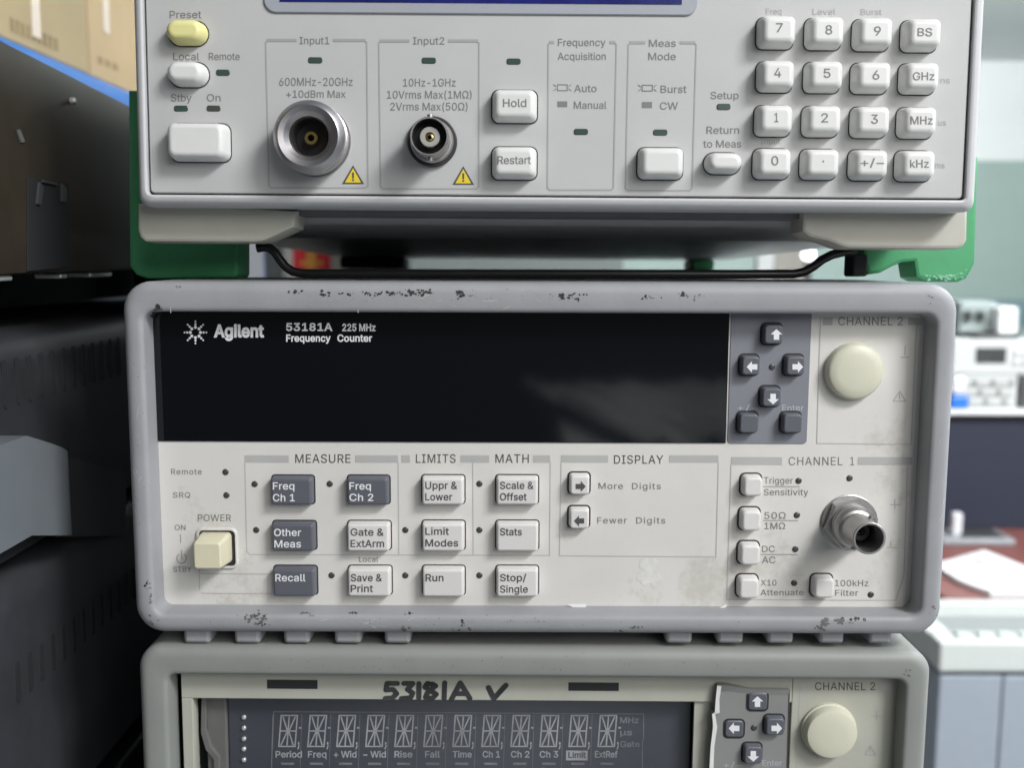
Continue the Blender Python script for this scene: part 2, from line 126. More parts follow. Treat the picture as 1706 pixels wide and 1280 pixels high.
 'x': (379, '21,0 171,218 171,171 29,379 100,379 147,306 164,279 179,253 193,229 207,206 175,206 190,229 202,253 216,279 233,306 282,379 352,379 209,169 209,214 358,0 287,0 231,85 214,112 200,136 187,159 173,182 205,182 191,159 178,136 165,112 148,85 91,0'),
 'y': (389, '47,-139 61,-86 71,-87 88,-90 104,-89 118,-84 130,-74 141,-58 151,-36 163,-1 17,379 84,379 165,155 177,121 187,87 196,53 206,21 184,21 193,53 202,87 212,121 224,155 305,379 371,379 204,-58 191,-85 177,-107 159,-124 139,-136 117,-143 91,-145 77,-145 65,-143 54,-141'),
 'z': (380, '42,0 42,46 254,320 254,323 48,323 48,379 333,379 333,331 126,60 126,56 339,56 339,0'),
 'µ': (407, '53,-143 53,379 114,379 114,150 117,118 126,92 141,72 160,59 182,51 206,48 231,51 252,59 271,73 285,92 293,118 296,150 296,379 357,379 357,86 359,70 365,60 377,54 394,53 404,53 404,0 392,0 351,5 321,22 304,49 298,86 298,120 312,120 309,86 301,58 289,36 274,20 257,8 240,0 222,-4 206,-5 190,-4 172,0 154,8 138,20 123,36 111,58 103,86 100,120 114,120 114,-143'),
 'Ω': (536, '42,0 42,57 166,57 166,81 128,97 97,121 84,136 73,152 63,170 55,189 48,210 44,232 41,254 40,278 41,303 44,328 50,351 57,374 66,395 77,414 89,432 104,449 120,464 137,477 156,489 176,498 197,506 220,511 243,514 268,516 292,514 316,511 338,506 360,498 380,489 398,477 416,464 432,449 446,432 459,414 469,395 479,374 486,351 491,328 494,303 495,278 494,254 492,232 487,210 481,189 473,170 463,152 452,136 439,121 408,97 370,81 370,57 494,57 494,0 311,0 311,102 338,111 361,125 382,142 399,163 413,187 423,214 429,244 431,277 429,304 425,329 419,352 410,373 399,392 386,408 371,422 354,434 334,443 314,450 292,454 268,455 244,454 222,450 201,443 182,434 165,422 150,408 136,392 125,373 116,352 110,329 106,304 105,277 107,244 113,214 123,187 136,163 154,142 174,125 198,112 225,102 225,0'),
 '−': (453, '386,228 386,170 67,170 67,228'),
}

# ------------------------------------------------------------------ projection of photo pixels onto real planes
def ray(px, py):
    return CAM_ROT @ Vector(((px - CX) / F_PX, -(py - CY) / F_PX, -1.0))
def WP(px, py, Y):                 # point of the plane y = Y
    d = ray(px, py); return EYE + d * ((Y - EYE.y) / d.y)
def XP(px, py, X):                 # point of the plane x = X
    d = ray(px, py); return EYE + d * ((X - EYE.x) / d.x)
def ZP(px, py, Z):                 # point of the plane z = Z
    d = ray(px, py); return EYE + d * ((Z - EYE.z) / d.z)

# ------------------------------------------------------------------ materials
def mat(name, col, rough=0.5, metal=0.0, vary=0.06, vscale=45.0, bump=0.0, bscale=900.0, coat=0.0, emit=None, spec=0.5, dirt=None):
    m = bpy.data.materials.new(name); m.use_nodes = True
    nt = m.node_tree; p = nt.nodes['Principled BSDF']
    p.inputs['Roughness'].default_value = rough
    p.inputs['Metallic'].default_value = metal
    p.inputs['Specular IOR Level'].default_value = spec
    if coat: p.inputs['Coat Weight'].default_value = coat; p.inputs['Coat Roughness'].default_value = 0.05
    tc = nt.nodes.new('ShaderNodeTexCoord')
    if vary:
        n = nt.nodes.new('ShaderNodeTexNoise'); n.inputs['Scale'].default_value = vscale
        n.inputs['Detail'].default_value = 6; n.inputs['Roughness'].default_value = 0.62
        nt.links.new(tc.outputs['Object'], n.inputs['Vector'])
        cr = nt.nodes.new('ShaderNodeValToRGB')
        cr.color_ramp.elements[0].position = 0.30; cr.color_ramp.elements[1].position = 0.70
        cr.color_ramp.elements[0].color = tuple(c * (1 - vary) for c in col) + (1,)
        cr.color_ramp.elements[1].color = tuple(min(1, c * (1 + vary)) for c in col) + (1,)
        nt.links.new(n.outputs['Fac'], cr.inputs['Fac'])
        out = cr.outputs['Color']
        if dirt:                                        # grime specks: (colour, scale, threshold, strength)
            n2 = nt.nodes.new('ShaderNodeTexNoise'); n2.inputs['Scale'].default_value = dirt[1]
            n2.inputs['Detail'].default_value = 9; n2.inputs['Roughness'].default_value = 0.75
            nt.links.new(tc.outputs['Object'], n2.inputs['Vector'])
            r2 = nt.nodes.new('ShaderNodeMapRange'); r2.inputs['From Min'].default_value = dirt[2]
            r2.inputs['From Max'].default_value = dirt[2] + 0.09; r2.inputs['To Max'].default_value = dirt[3]
            nt.links.new(n2.outputs['Fac'], r2.inputs['Value'])
            mx = nt.nodes.new('ShaderNodeMix'); mx.data_type = 'RGBA'
            mx.inputs['B'].default_value = tuple(dirt[0]) + (1,)
            nt.links.new(r2.outputs['Result'], mx.inputs['Factor']); nt.links.new(out, mx.inputs['A'])
            out = mx.outputs['Result']
        nt.links.new(out, p.inputs['Base Color'])
        mr = nt.nodes.new('ShaderNodeMapRange')
        mr.inputs['To Min'].default_value = max(0.02, rough * 0.85); mr.inputs['To Max'].default_value = min(1, rough * 1.15)
        nt.links.new(n.outputs['Fac'], mr.inputs['Value']); nt.links.new(mr.outputs['Result'], p.inputs['Roughness'])
    else:
        p.inputs['Base Color'].default_value = tuple(col) + (1,)
    if bump:
        b = nt.nodes.new('ShaderNodeBump'); b.inputs['Strength'].default_value = bump; b.inputs['Distance'].default_value = 0.0002
        nb = nt.nodes.new('ShaderNodeTexNoise'); nb.inputs['Scale'].default_value = bscale; nb.inputs['Detail'].default_value = 3
        nt.links.new(tc.outputs['Object'], nb.inputs['Vector'])
        nt.links.new(nb.outputs['Fac'], b.inputs['Height']); nt.links.new(b.outputs['Normal'], p.inputs['Normal'])
    if emit:
        p.inputs['Emission Color'].default_value = tuple(emit[0]) + (1,); p.inputs['Emission Strength'].default_value = emit[1]
    return m

M = dict(
 panel_grey = mat('light_grey_panel', (0.47, 0.47, 0.465), 0.5, vary=0.03, bump=0.10),
 bezel_grey = mat('light_grey_bezel', (0.52, 0.52, 0.53), 0.42, vary=0.03, bump=0.06),
 key_white = mat('white_key_plastic', (0.68, 0.68, 0.66), 0.42, vary=0.025, bump=0.08),
 key_yellow = mat('yellow_key_plastic', (0.72, 0.68, 0.30), 0.42, vary=0.03),
 ink_grey = mat('grey_print', (0.185, 0.185, 0.18), 0.6, vary=0),
 ink_light = mat('pale_grey_print', (0.33, 0.33, 0.325), 0.6, vary=0),
 ink_dark = mat('dark_print', (0.07, 0.07, 0.07), 0.6, vary=0),
 ink_white = mat('white_print', (0.75, 0.75, 0.76), 0.6, vary=0),
 ink_faded = mat('faded_white_print', (0.42, 0.43, 0.46), 0.6, vary=0),
 bar = mat('grey_header_print', (0.42, 0.42, 0.405), 0.6, vary=0.04),
 line = mat('thin_grey_print', (0.44, 0.44, 0.425), 0.6, vary=0.05),
 gap = mat('dark_gap', (0.022, 0.022, 0.024), 0.7, vary=0),
 led = mat('unlit_green_lens', (0.045, 0.075, 0.065), 0.25, vary=0.1),
 led_brown = mat('unlit_brown_lens', (0.065, 0.065, 0.055), 0.25, vary=0.1),
 led_dot = mat('unlit_grey_lens', (0.055, 0.055, 0.055), 0.25, vary=0.1),
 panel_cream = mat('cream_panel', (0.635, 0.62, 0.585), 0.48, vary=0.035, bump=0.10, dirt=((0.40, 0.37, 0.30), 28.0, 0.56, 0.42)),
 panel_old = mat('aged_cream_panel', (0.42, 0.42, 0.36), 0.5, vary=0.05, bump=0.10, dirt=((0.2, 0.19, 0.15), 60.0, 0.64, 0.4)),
 key_cream = mat('pale_key_plastic', (0.65, 0.635, 0.61), 0.45, vary=0.025, bump=0.08),
 key_dark = mat('slate_key_plastic', (0.105, 0.11, 0.13), 0.42, vary=0.05, bump=0.08),
 pad_slate = mat('slate_panel', (0.20, 0.207, 0.235), 0.48, vary=0.04, bump=0.08),
 bumper = mat('grey_rubber_bumper', (0.295, 0.30, 0.312), 0.55, vary=0.07, bump=0.18, dirt=((0.05, 0.05, 0.05), 120.0, 0.70, 0.7)),
 bumper_old = mat('pale_rubber_bumper', (0.245, 0.255, 0.24), 0.55, vary=0.06, bump=0.18, dirt=((0.10, 0.10, 0.09), 120.0, 0.72, 0.5)),
 case = mat('grey_case_paint', (0.16, 0.165, 0.17), 0.4, vary=0.06),
 case_metal = mat('belly_paint', (0.52, 0.525, 0.53), 0.30, vary=0.10, vscale=18),
 window = mat('black_display_window', (0.0026, 0.0034, 0.0052), 0.06, vary=0, spec=0.55),  # faint navy in the colour stands in for room reflections
 navy = mat('navy_screen', (0.012, 0.018, 0.14), 0.2, vary=0.3, vscale=60),
 screen_bezel = mat('blue_grey_screen_bezel', (0.33, 0.345, 0.38), 0.45, vary=0.03),
 nickel = mat('nickel_metal', (0.43, 0.415, 0.42), 0.38, metal=1.0, vary=0.06, vscale=200),
 nickel_dark = mat('worn_nickel', (0.44, 0.43, 0.42), 0.46, metal=1.0, vary=0.12, vscale=150, dirt=((0.12, 0.11, 0.10), 220.0, 0.60, 0.5)),
 gold = mat('gold_contact', (0.75, 0.56, 0.22), 0.25, metal=1.0, vary=0),
 bore = mat('dark_bore', (0.03, 0.028, 0.03), 0.45, vary=0),
 ptfe = mat('white_insulator', (0.36, 0.35, 0.32), 0.5, vary=0),
 yellow = mat('yellow_warning_print', (0.72, 0.55, 0.03), 0.5, vary=0),
 cap_cream = mat('cream_plug_plastic', (0.60, 0.59, 0.47), 0.42, vary=0.04, bump=0.10, dirt=((0.35, 0.33, 0.22), 90.0, 0.66, 0.4)),
 power_cream = mat('yellowed_button_plastic', (0.66, 0.62, 0.45), 0.4, vary=0.05, bump=0.06, dirt=((0.35, 0.31, 0.2), 140.0, 0.65, 0.4)),
 foot_cream = mat('cream_foot_plastic', (0.46, 0.45, 0.39), 0.5, vary=0.05, bump=0.1),
 green = mat('green_guard_plastic', (0.065, 0.33, 0.14), 0.42, vary=0.12, bump=0.2, bscale=500),
 black_rod = mat('black_wire', (0.012, 0.012, 0.013), 0.3, vary=0),
 scuff = mat('black_scuff', (0.028, 0.028, 0.028), 0.7, vary=0.2, vscale=300),
 scuff_soft = mat('grey_scuff', (0.12, 0.12, 0.12), 0.7, vary=0.3, vscale=300),
 paper = mat('white_paper', (0.78, 0.78, 0.77), 0.7, vary=0.02),
 marker = mat('black_marker', (0.035, 0.035, 0.037), 0.6, vary=0.5, vscale=120),
 vfd_glass = mat('dark_display_glass', (0.048, 0.052, 0.066), 0.30, vary=0.15, vscale=30, spec=1.0),
 vfd_seg = mat('unlit_segments', (0.30, 0.305, 0.32), 0.5, vary=0.35, vscale=60),
 vfd_line = mat('display_frame_line', (0.17, 0.175, 0.19), 0.5, vary=0.3, vscale=60),
 dark_metal = mat('dark_bracket_metal', (0.05, 0.055, 0.055), 0.45, vary=0.2, vscale=60),
 grey_post = mat('grey_display_bracket', (0.13, 0.13, 0.125), 0.5, vary=0.15),
 solder = mat('solder', (0.7, 0.7, 0.68), 0.35, metal=0.6, vary=0.1),
 torn = mat('silver_grey_membrane', (0.27, 0.272, 0.262), 0.36, metal=0.15, vary=0.06, bump=0.15, bscale=200),
 green_worn = mat('worn_green_plastic', (0.22, 0.50, 0.34), 0.6, vary=0.3, vscale=200),
 clip_grey = mat('pale_green_clip', (0.17, 0.21, 0.17), 0.45, vary=0.1),
 torn_edge = mat('bare_membrane_edge', (0.62, 0.62, 0.60), 0.4, vary=0.1),
)

# ------------------------------------------------------------------ mesh builder
class MB:
    def __init__(s): s.v, s.f, s.mi, s.mats, s.cur = [], [], [], [], 0
    def m(s, mt):
        if mt not in s.mats: s.mats.append(mt)
        s.cur = s.mats.index(mt); return s
    def pts(s, ps):
        b = len(s.v); s.v += [tuple(p) for p in ps]; return list(range(b, b + len(ps)))
    def face(s, idx): s.f.append(tuple(idx)); s.mi.append(s.cur)
    def poly(s, ps): s.face(s.pts(ps))
    def loft(s, rings, cap0=False, cap1=True, closed=False):
        ids = [s.pts(r) for r in rings]; n = len(ids[0])
        seq = list(zip(ids, ids[1:])) + ([(ids[-1], ids[0])] if closed else [])
        for a, b in seq:
            for i in range(n): s.face((a[i], a[(i+1) % n], b[(i+1) % n], b[i]))
        if cap0: s.face(ids[0][::-1])
        if cap1: s.face(ids[-1])
        return s
    def box(s, x0, x1, y0, y1, z0, z1, bev=0.0):
        if bev:
            bev = min(bev, abs(x1-x0)*.45, abs(z1-z0)*.45, abs(y1-y0)*.45)
            def rr2(i, y): return [(x, y, z) for x, z in rr(x0+i, x1-i, z0+i, z1-i, max(bev-i, bev*.15), 3)]
            s.loft([rr2(bev, y1), rr2(bev*.3, y1-bev*.3), rr2(0, y1-bev), rr2(0, y0+bev), rr2(bev*.3, y0+bev*.3), rr2(bev, y0)], True, True)
        else:
            q = lambda y: [(x0, y, z0), (x1, y, z0), (x1, y, z1), (x0, y, z1)]
            s.loft([q(y1), q(y0)], True, True)
        return s
    def lathe(s, cx, cz, prof, n=48, cap0=False, cap1=False, ang=0.0):
        s.loft([[(cx + r*math.cos(ang+2*math.pi*i/n), y, cz + r*math.sin(ang+2*math.pi*i/n)) for i in range(n)] for y, r in prof], cap0, cap1)
        return s
    def prism(s, poly, y0, y1, bev=0.0):            # (x, z) outline extruded along y, front at y0
        q = lambda y, k=0: [(x, y, z) for x, z in (inset(poly, k) if k else poly)]
        if bev: s.loft([q(y1), q(y0+bev), q(y0+bev*.3, bev*.3), q(y0, bev)], True, True)
        else: s.loft([q(y1), q(y0)], True, True)
        return s
    def tube(s, path, r, n=12):
        rings = []
        for i, p in enumerate(path):
            p = Vector(p); a = Vector(path[max(0, i-1)]); b = Vector(path[min(len(path)-1, i+1)])
            t = (b - a).normalized(); u = t.cross(Vector((0, 1, 0.001))).normalized(); w = t.cross(u)
            rings.append([p + (u*math.cos(2*math.pi*k/n) + w*math.sin(2*math.pi*k/n)) * r for k in range(n)])
        s.loft(rings, True, True); return s
    def build(s, name, parent=None, label=None, sharp=38):
        me = bpy.data.meshes.new(name); me.from_pydata(s.v, [], s.f)
        for k in s.mats: me.materials.append(M[k] if isinstance(k, str) else k)
        me.polygons.foreach_set('material_index', s.mi)
        import bmesh
        bm = bmesh.new(); bm.from_mesh(me); bmesh.ops.recalc_face_normals(bm, faces=bm.faces); bm.to_mesh(me); bm.free()
        ys = [v[1] for v in s.v]; flat = max(ys) - min(ys) < 4e-4 and sharp == 38
        me.set_sharp_from_angle(angle=R(sharp))
        me.polygons.foreach_set('use_smooth', [(not flat) and len(p.vertices) <= 4 for p in me.polygons]); me.update()
        o = bpy.data.objects.new(name, me); COL.objects.link(o)
        if parent is not None: o.parent = parent
        if label: o['label'] = label
        return o

def rr(x0, x1, z0, z1, r, n=5):                     # rounded rectangle, counter-clockwise
    r = max(1e-6, min(r, (x1-x0)/2*.999, (z1-z0)/2*.999)); out = []
    for cx, cz, a0 in ((x1-r, z1-r, 0), (x0+r, z1-r, 90), (x0+r, z0+r, 180), (x1-r, z0+r, 270)):
        for i in range(n+1):
            a = R(a0 + 90*i/n); out.append((cx + r*math.cos(a), cz + r*math.sin(a)))
    return out
def inset(poly, k):
    n = len(poly); A = sum(poly[i][0]*poly[(i+1) % n][1] - poly[(i+1) % n][0]*poly[i][1] for i in range(n)); sg = 1 if A > 0 else -1
    out = []
    for i in range(n):
        p = Vector(poly[i-1]); q = Vector(poly[i]); t = Vector(poly[(i+1) % n])
        d1 = (q-p); d2 = (t-q)
        if d1.length < 1e-9 or d2.length < 1e-9: out.append(tuple(q)); continue
        n1 = Vector((-d1.y, d1.x)).normalized(); n2 = Vector((-d2.y, d2.x)).normalized()
        b = n1 + n2
        b = b / max(0.35, b.length_squared / 2) if b.length > 1e-6 else n1
        out.append(tuple(q + b * (k*sg)))
    return out
def smooth_poly(ctrl, n=6):                          # closed Catmull-Rom through 2D points
    out = []; L = len(ctrl)
    for i in range(L):
        p0, p1, p2, p3 = (Vector(ctrl[(i+j-1) % L]) for j in range(4))
        for k in range(n):
            t = k/n
            out.append(tuple(0.5*((2*p1) + (p2-p0)*t + (2*p0-5*p1+4*p2-p3)*t*t + (3*p1-p0-3*p2+p3)*t**3)))
    return out

# ------------------------------------------------------------------ lettering
_H = max(int(p.split(',')[1]) for p in GLYPHS['H'][1].split())
_cache = {}
def glyph(ch, bold):
    k = (ch, bold)
    if k in _cache: return _cache[k]
    adv, src = GLYPHS[ch]
    cons = [[tuple(map(int, p.split(','))) for p in c.split()] for c in src.split('|')]
    if bold:
        A = lambda c: sum(c[i][0]*c[(i+1) % len(c)][1] - c[(i+1) % len(c)][0]*c[i][1] for i in range(len(c)))
        big = max(cons, key=lambda c: abs(A(c)))
        sg = 1 if A(big) > 0 else -1
        cons = [inset(c, -bold * (1 if (A(c) > 0) == (sg > 0) else -1)) for c in cons]
    pts, edges = [], []
    for c in cons:
        b0 = len(pts); pts += [Vector((x, y)) for x, y in c]; edges += [(b0+i, b0+(i+1) % len(c)) for i in range(len(c))]
    vo, _, fo, _, _, _ = delaunay_2d_cdt(pts, edges, [], 1, 0.01)
    def wind(x, y):                                   # winding number, so that holes stay open
        w = 0
        for c in cons:
            for (ax, ay), (bx, by) in zip(c, c[1:] + c[:1]):
                cr = (bx-ax)*(y-ay) - (x-ax)*(by-ay)
                if ay <= y < by and cr > 0: w += 1
                elif by <= y < ay and cr < 0: w -= 1
        return w
    tris = []
    for f in fo:
        gx = sum(vo[i].x for i in f)/len(f); gy = sum(vo[i].y for i in f)/len(f)
        if wind(gx, gy): tris.append(tuple(f))
    _cache[k] = (adv, [(p.x, p.y) for p in vo], tris)
    return _cache[k]
def layout(s, bold=0, track=0):
    x = 0; vs = []; ts = []
    for ch in s:
        if ch == ' ': x += 175 + track; continue
        adv, v, t = glyph(ch, bold); b = len(vs)
        vs += [(px + x, py) for px, py in v]; ts += [tuple(i + b for i in tr) for tr in t]
        x += adv + track
    return vs, ts
def arrow_poly(d):
    a = [(-.5, 0), (0, .52), (0, .22)] ; pts = [(-.52, 0), (-.02, .55), (-.02, .26), (.5, .26), (.5, -.26), (-.02, -.26), (-.02, -.55)]
    r = {'l': lambda x, y: (x, y), 'r': lambda x, y: (-x, y), 'u': lambda x, y: (y, -x), 'd': lambda x, y: (y, x)}[d]
    return [r(*p) for p in pts]

# ------------------------------------------------------------------ a thing: an Empty plus local coordinates taken from photo pixels
class Thing:
    def __init__(s, name, label, cat, loc=(0, 0, 0), rot=(0, 0, 0), group=None):
        o = bpy.data.objects.new(name, None); COL.objects.link(o); o.empty_display_size = 0.05
        o.location = loc; o.rotation_euler = rot; o['label'] = label; o['category'] = cat
        if group: o['group'] = group
        s.o = o
        s.Mx = Matrix.LocRotScale(Vector(loc), o.rotation_euler.to_matrix(), None); s.Mi = s.Mx.inverted()
    def P(s, px, py, y=0.0):                        # photo pixel -> point on this thing's own plane y
        e = s.Mi @ EYE; d = s.Mi.to_3x3() @ ray(px, py)
        return e + d * ((y - e.y) / d.y)
    def rect(s, x0, y0, x1, y1, y):
        cx, cy = (x0+x1)/2, (y0+y1)/2
        return s.P(x0, cy, y).x, s.P(x1, cy, y).x, s.P(cx, y1, y).z, s.P(cx, y0, y).z
    def text(s, txt, x0, base, x1, cap, y, mt, parent=None, bold=0, track=0, name='legend', mb=None, dx=None):
        vs, ts = layout(txt, bold, track)
        if not vs: return
        xa = min(v[0] for v in vs); xb = max(v[0] for v in vs)
        O = s.P(x0, base, y); U = s.P(x0, base - cap, y) - O
        if x1 is None: Rv = Vector((U.length, 0, 0)) * ((xb-xa) / _H)
        else: Rv = s.P(x1, base, y) - O
        b = mb or MB(); b.m(mt)
        ids = b.pts([O + Rv*((v[0]-xa)/(xb-xa)) + U*(v[1]/_H) for v in vs])
        for t in ts: b.face([ids[i] for i in t])
        if mb is None: return b.build(name, parent or s.o)
    def sheet(s, mb, x0, y0, x1, y1, y, mt, r=0.0):
        a, b, c, d = s.rect(x0, y0, x1, y1, y); mb.m(mt)
        mb.poly([(x, y, z) for x, z in (rr(a, b, c, d, r, 4) if r else [(a, c), (b, c), (b, d), (a, d)])])
    def stroke(s, mb, pix, w, y, mt, round_=False, closed=False):
        ps = [s.P(px, py, y) for px, py in pix]; w = w * abs(s.P(pix[0][0]+1, pix[0][1], y).x - s.P(*pix[0], y).x) / 2
        if closed: ps.append(ps[0])
        mb.m(mt)
        for k_, (a, b) in enumerate(zip(ps, ps[1:])):
            lift = Vector((0, -2e-6 * (len(mb.f) % 40), 0)); a = a + lift; b = b + lift
            d = (b - a); d.y = 0
            if d.length < 1e-9: continue
            d.normalize(); n = Vector((-d.z, 0, d.x)) * w; e = d * w * (0 if round_ else .98)
            mb.poly([a - e + n, b + e + n, b + e - n, a - e - n])
        if round_:
            for k, a in enumerate(ps):
                mb.poly([a + Vector((math.cos(t*.5236)*w, -2e-6*(len(mb.f) % 40), math.sin(t*.5236)*w)) for t in range(12)])
    def arrow(s, mb, cx, cy, size, d, y, mt):
        mb.m(mt); mb.poly([s.P(cx + a*size, cy - b*size, y) for a, b in arrow_poly(d)])
    def key(s, name, face, py, h, mt, taper=0.0006, cr=0.0012, fil=0.0005, gap=0.0004, label=None, parent=None, base=None):
        yf = py - h
        a, b, c, d = s.rect(*face, yf)
        A, B, C, D = (a-taper, b+taper, c-taper, d+taper)
        mb = MB()
        if gap:
            mb.m('gap'); mb.poly([(x, py - 0.00012, z) for x, z in rr(A-gap, B+gap, C-gap, D+gap, cr+gap+taper*.5, 5)])
        mb.m(mt)
        tx, tz = random.uniform(-.007, .007), random.uniform(-.007, .007); xm, zm = (a+b)/2, (c+d)/2
        ring = lambda y, i, t: [(x, y + ((x-xm)*tx + (z-zm)*tz if t else 0), z) for x, z in rr(A+t+i, B-t-i, C+t+i, D-t-i, max(cr+taper*.5-t*.5-i*.6, .0002), 5)]
        rings = [ring(py + 0.001, 0, 0), ring(yf + fil, 0, taper*(1 - fil/h))]
        for k in range(1, 5):
            q = R(90*k/4); rings.append(ring(yf + fil*(1 - math.sin(q)), fil*(1 - math.cos(q)), taper))
        mb.loft(rings, False, True)
        return mb.build(name, parent or s.o, label, 50)
    def lens(s, x0, y0, x1, y1, py, mt='led', parent=None):
        a, b, c, d = s.rect(x0, y0, x1, y1, py); r = (d-c)*.38
        mb = MB().m(mt)
        mb.loft([[(x, y, z) for x, z in rr(a+i, b-i, c+i, d-i, r, 4)] for y, i in ((py+.0004, 0), (py-.0001, 0), (py-.00025, .00015))])
        return mb.build('indicator_light', parent or s.o)
    def dot(s, cx, cy, rpx, py, mt='led_dot'):
        p = s.P(cx, cy, py); r = abs(s.P(cx+rpx, cy, py).x - p.x)
        mb = MB().m(mt).lathe(p.x, p.z, [(py+.0004, r), (py-.0001, r), (py-.00025, r*.85), (py-.00033, r*.5)], 20, False, True)
        return mb.build('indicator_light', s.o)

def tag(o, label, cat, group=None):
    o['label'] = label; o['category'] = cat
    if group: o['group'] = group
    return o
def struct(o): o['kind'] = 'structure'; return o

def bumper_frame(T, outer, inner, ro, ri, yb, yp, mt, name='bumper', tabs=(), fo=0.0034):
    X0, X1, Z0, Z1 = outer; x0, x1, z0, z1 = inner
    o = lambda y, i: [(x, y, z) for x, z in rr(X0+i, X1-i, Z0+i, Z1-i, ro - i*.5, 8)]
    n = lambda y, i: [(x, y, z) for x, z in rr(x0+i, x1-i, z0+i, z1-i, max(ri - i, .0006), 8)]
    rings = [o(yb, .001), o(yb-.002, 0), o(fo, 0)]
    for k in range(1, 7):
        q = R(90*k/6); rings.append(o(fo*(1 - math.sin(q)), fo*(1 - math.cos(q))))
    rings += [n(0, -.0016), n(.0002, -.0008), n(.0007, -.0002), n(.0014, 0), n(yp + .001, .0004)]
    mb = MB().m(mt).loft(rings, False, False)
    for a, b, c, d in tabs: mb.box(a, b, .0038, .02, c, d, .0012)
    return mb.build(name, T.o, None, 45)

def scuffs(T, target, clusters, name='scuff_mark'):
    dg = [v.co.copy() for v in target.data.vertices]; bv = BVHTree.FromPolygons(dg, [tuple(p.vertices) for p in target.data.polygons])
    for cx, cy, w, h, n, big, kind in clusters:
        mb = MB().m({'h': 'scuff', 's': 'scuff_soft', 'l': 'line'}[kind])
        for _ in range(n):
            px = cx + random.gauss(0, w*.4); py = cy + random.gauss(0, h*.4); r = big * random.uniform(.25, 1)
            ps = []; k = random.randint(7, 11); st = random.uniform(.45, 1.0); an = random.uniform(-.7, .7)
            if kind == 'l': st = .07; r *= random.uniform(1.5, 3.5); an = random.uniform(-.5, .5) + (1.57 if h > w else 0)
            for j in range(k):
                a = 2*math.pi*j/k; q = r*random.uniform(.45, 1.15)
                u, v = math.cos(a)*q, math.sin(a)*q*st
                p0 = T.P(px + u*math.cos(an) - v*math.sin(an), py + u*math.sin(an) + v*math.cos(an), -.01)
                e = T.Mi @ EYE; d = (p0 - e).normalized()
                hit = bv.ray_cast(e, d)
                if hit[0] is None: ps = None; break
                ps.append(hit[0] - d*(.00006 + .00003*random.random()))
            if ps: mb.poly(ps)
        if mb.f: mb.build(name, T.o)

# ================================================================== the bench, floor and far room
EZ = EYE.z
b = MB().m(mat('floor_tile', (0.36, 0.37, 0.38), 0.45, vary=0.10, vscale=2.0))
b.poly([(-8, -6, -1.05), (8, -6, -1.05), (8, 7, -1.05), (-8, 7, -1.05)]); struct(b.build('floor'))
T = Thing('added_side_table', 'low white table with a rumpled cover, added out of view for the black display window to mirror', 'table', (.395, -1.25, -1.05))  # unseen table, added only as something for the window to reflect
wt_ = mat('white_cover', (0.80, 0.82, 0.82), 0.6, vary=0.04, vscale=6)
m = MB().m(wt_); nx, ny = 60, 16
ids = [m.pts([(.44*(u/nx-.5) - .16*(1-v/ny), -.36 + .62*v/ny, 1.052 + .010*math.sin(u*1.05 + .25*v) * math.sin(u*.31+1) + .006*math.sin(u*.5 - v*.3)) for u in range(nx+1)]) for v in range(ny+1)]
for v in range(ny):
    for u in range(nx): m.face((ids[v][u], ids[v][u+1], ids[v+1][u+1], ids[v+1][u]))
m.build('cover', T.o)
MB().m(wt_).box(-.32, .22, -.36, .26, .99, 1.030, .003).build('top', T.o)
for sx in (-.28, .18):
    for sy in (-.32, .22): MB().m(wt_).box(sx-.02, sx+.02, sy-.02, sy+.02, 0, .9895).build('leg', T.o)
T = Thing('added_stool', 'round pale seat added out of view for the lower display glass to mirror', 'added_stool', (-.03, -.72, -1.05))  # unseen seat, added only to be reflected in the lower display
m = MB().m(wt_); circ = lambda r, z: [(r*math.cos(2*math.pi*i/40), r*math.sin(2*math.pi*i/40), z) for i in range(40)]
m.loft([circ(.12, .77), circ(.135, .775), circ(.14, .79), circ(.135, .805), circ(.11, .812)], True, True); m.build('seat', T.o)
for k in range(4):
    an = R(45 + 90*k); m = MB().m('black_rod'); q = Vector((math.cos(an)*.09, math.sin(an)*.09, 0))
    m.tube([q*1.9 + Vector((0, 0, .0)), q + Vector((0, 0, .7695))], .011, 10); m.build('leg', T.o)
T = Thing('equipment_bench', 'dark bench top carrying the stack of counters', 'bench', (0, 0.15, -1.05))
T.o.location = (0, 0, 0)
wood = mat('bench_laminate', (0.07, 0.07, 0.075), 0.5, vary=0.1)
MB().m(wood).box(-0.75, 0.142, -0.05, 0.75, -0.03, 0, .002).build('top', T.o)
for sx in (-.7, .10):
    for sy in (0.0, .7): MB().m(wood).box(sx-.02, sx+.02, sy-.02, sy+.02, -1.05, -.031).build('leg', T.o)

# ================================================================== TOP: microwave counter
T = Thing('microwave_counter', 'pale grey microwave counter with number keypad and green corner guards, topmost of the stack', 'frequency counter',
          (0, 0, 0.26), (R(-1.5), R(0.20), 0))
PY = 0.0
x0, x1 = T.P(243.5, 162, PY).x, T.P(1614.5, 162, PY).x
zb = T.P(925, 329.5, PY).z; zt = zb + 0.083
X0, X1 = T.P(225.5, 200, 0).x, T.P(1633, 200, 0).x
ZB = T.P(925, 348.5, 0).z; ZT = zt + .0035
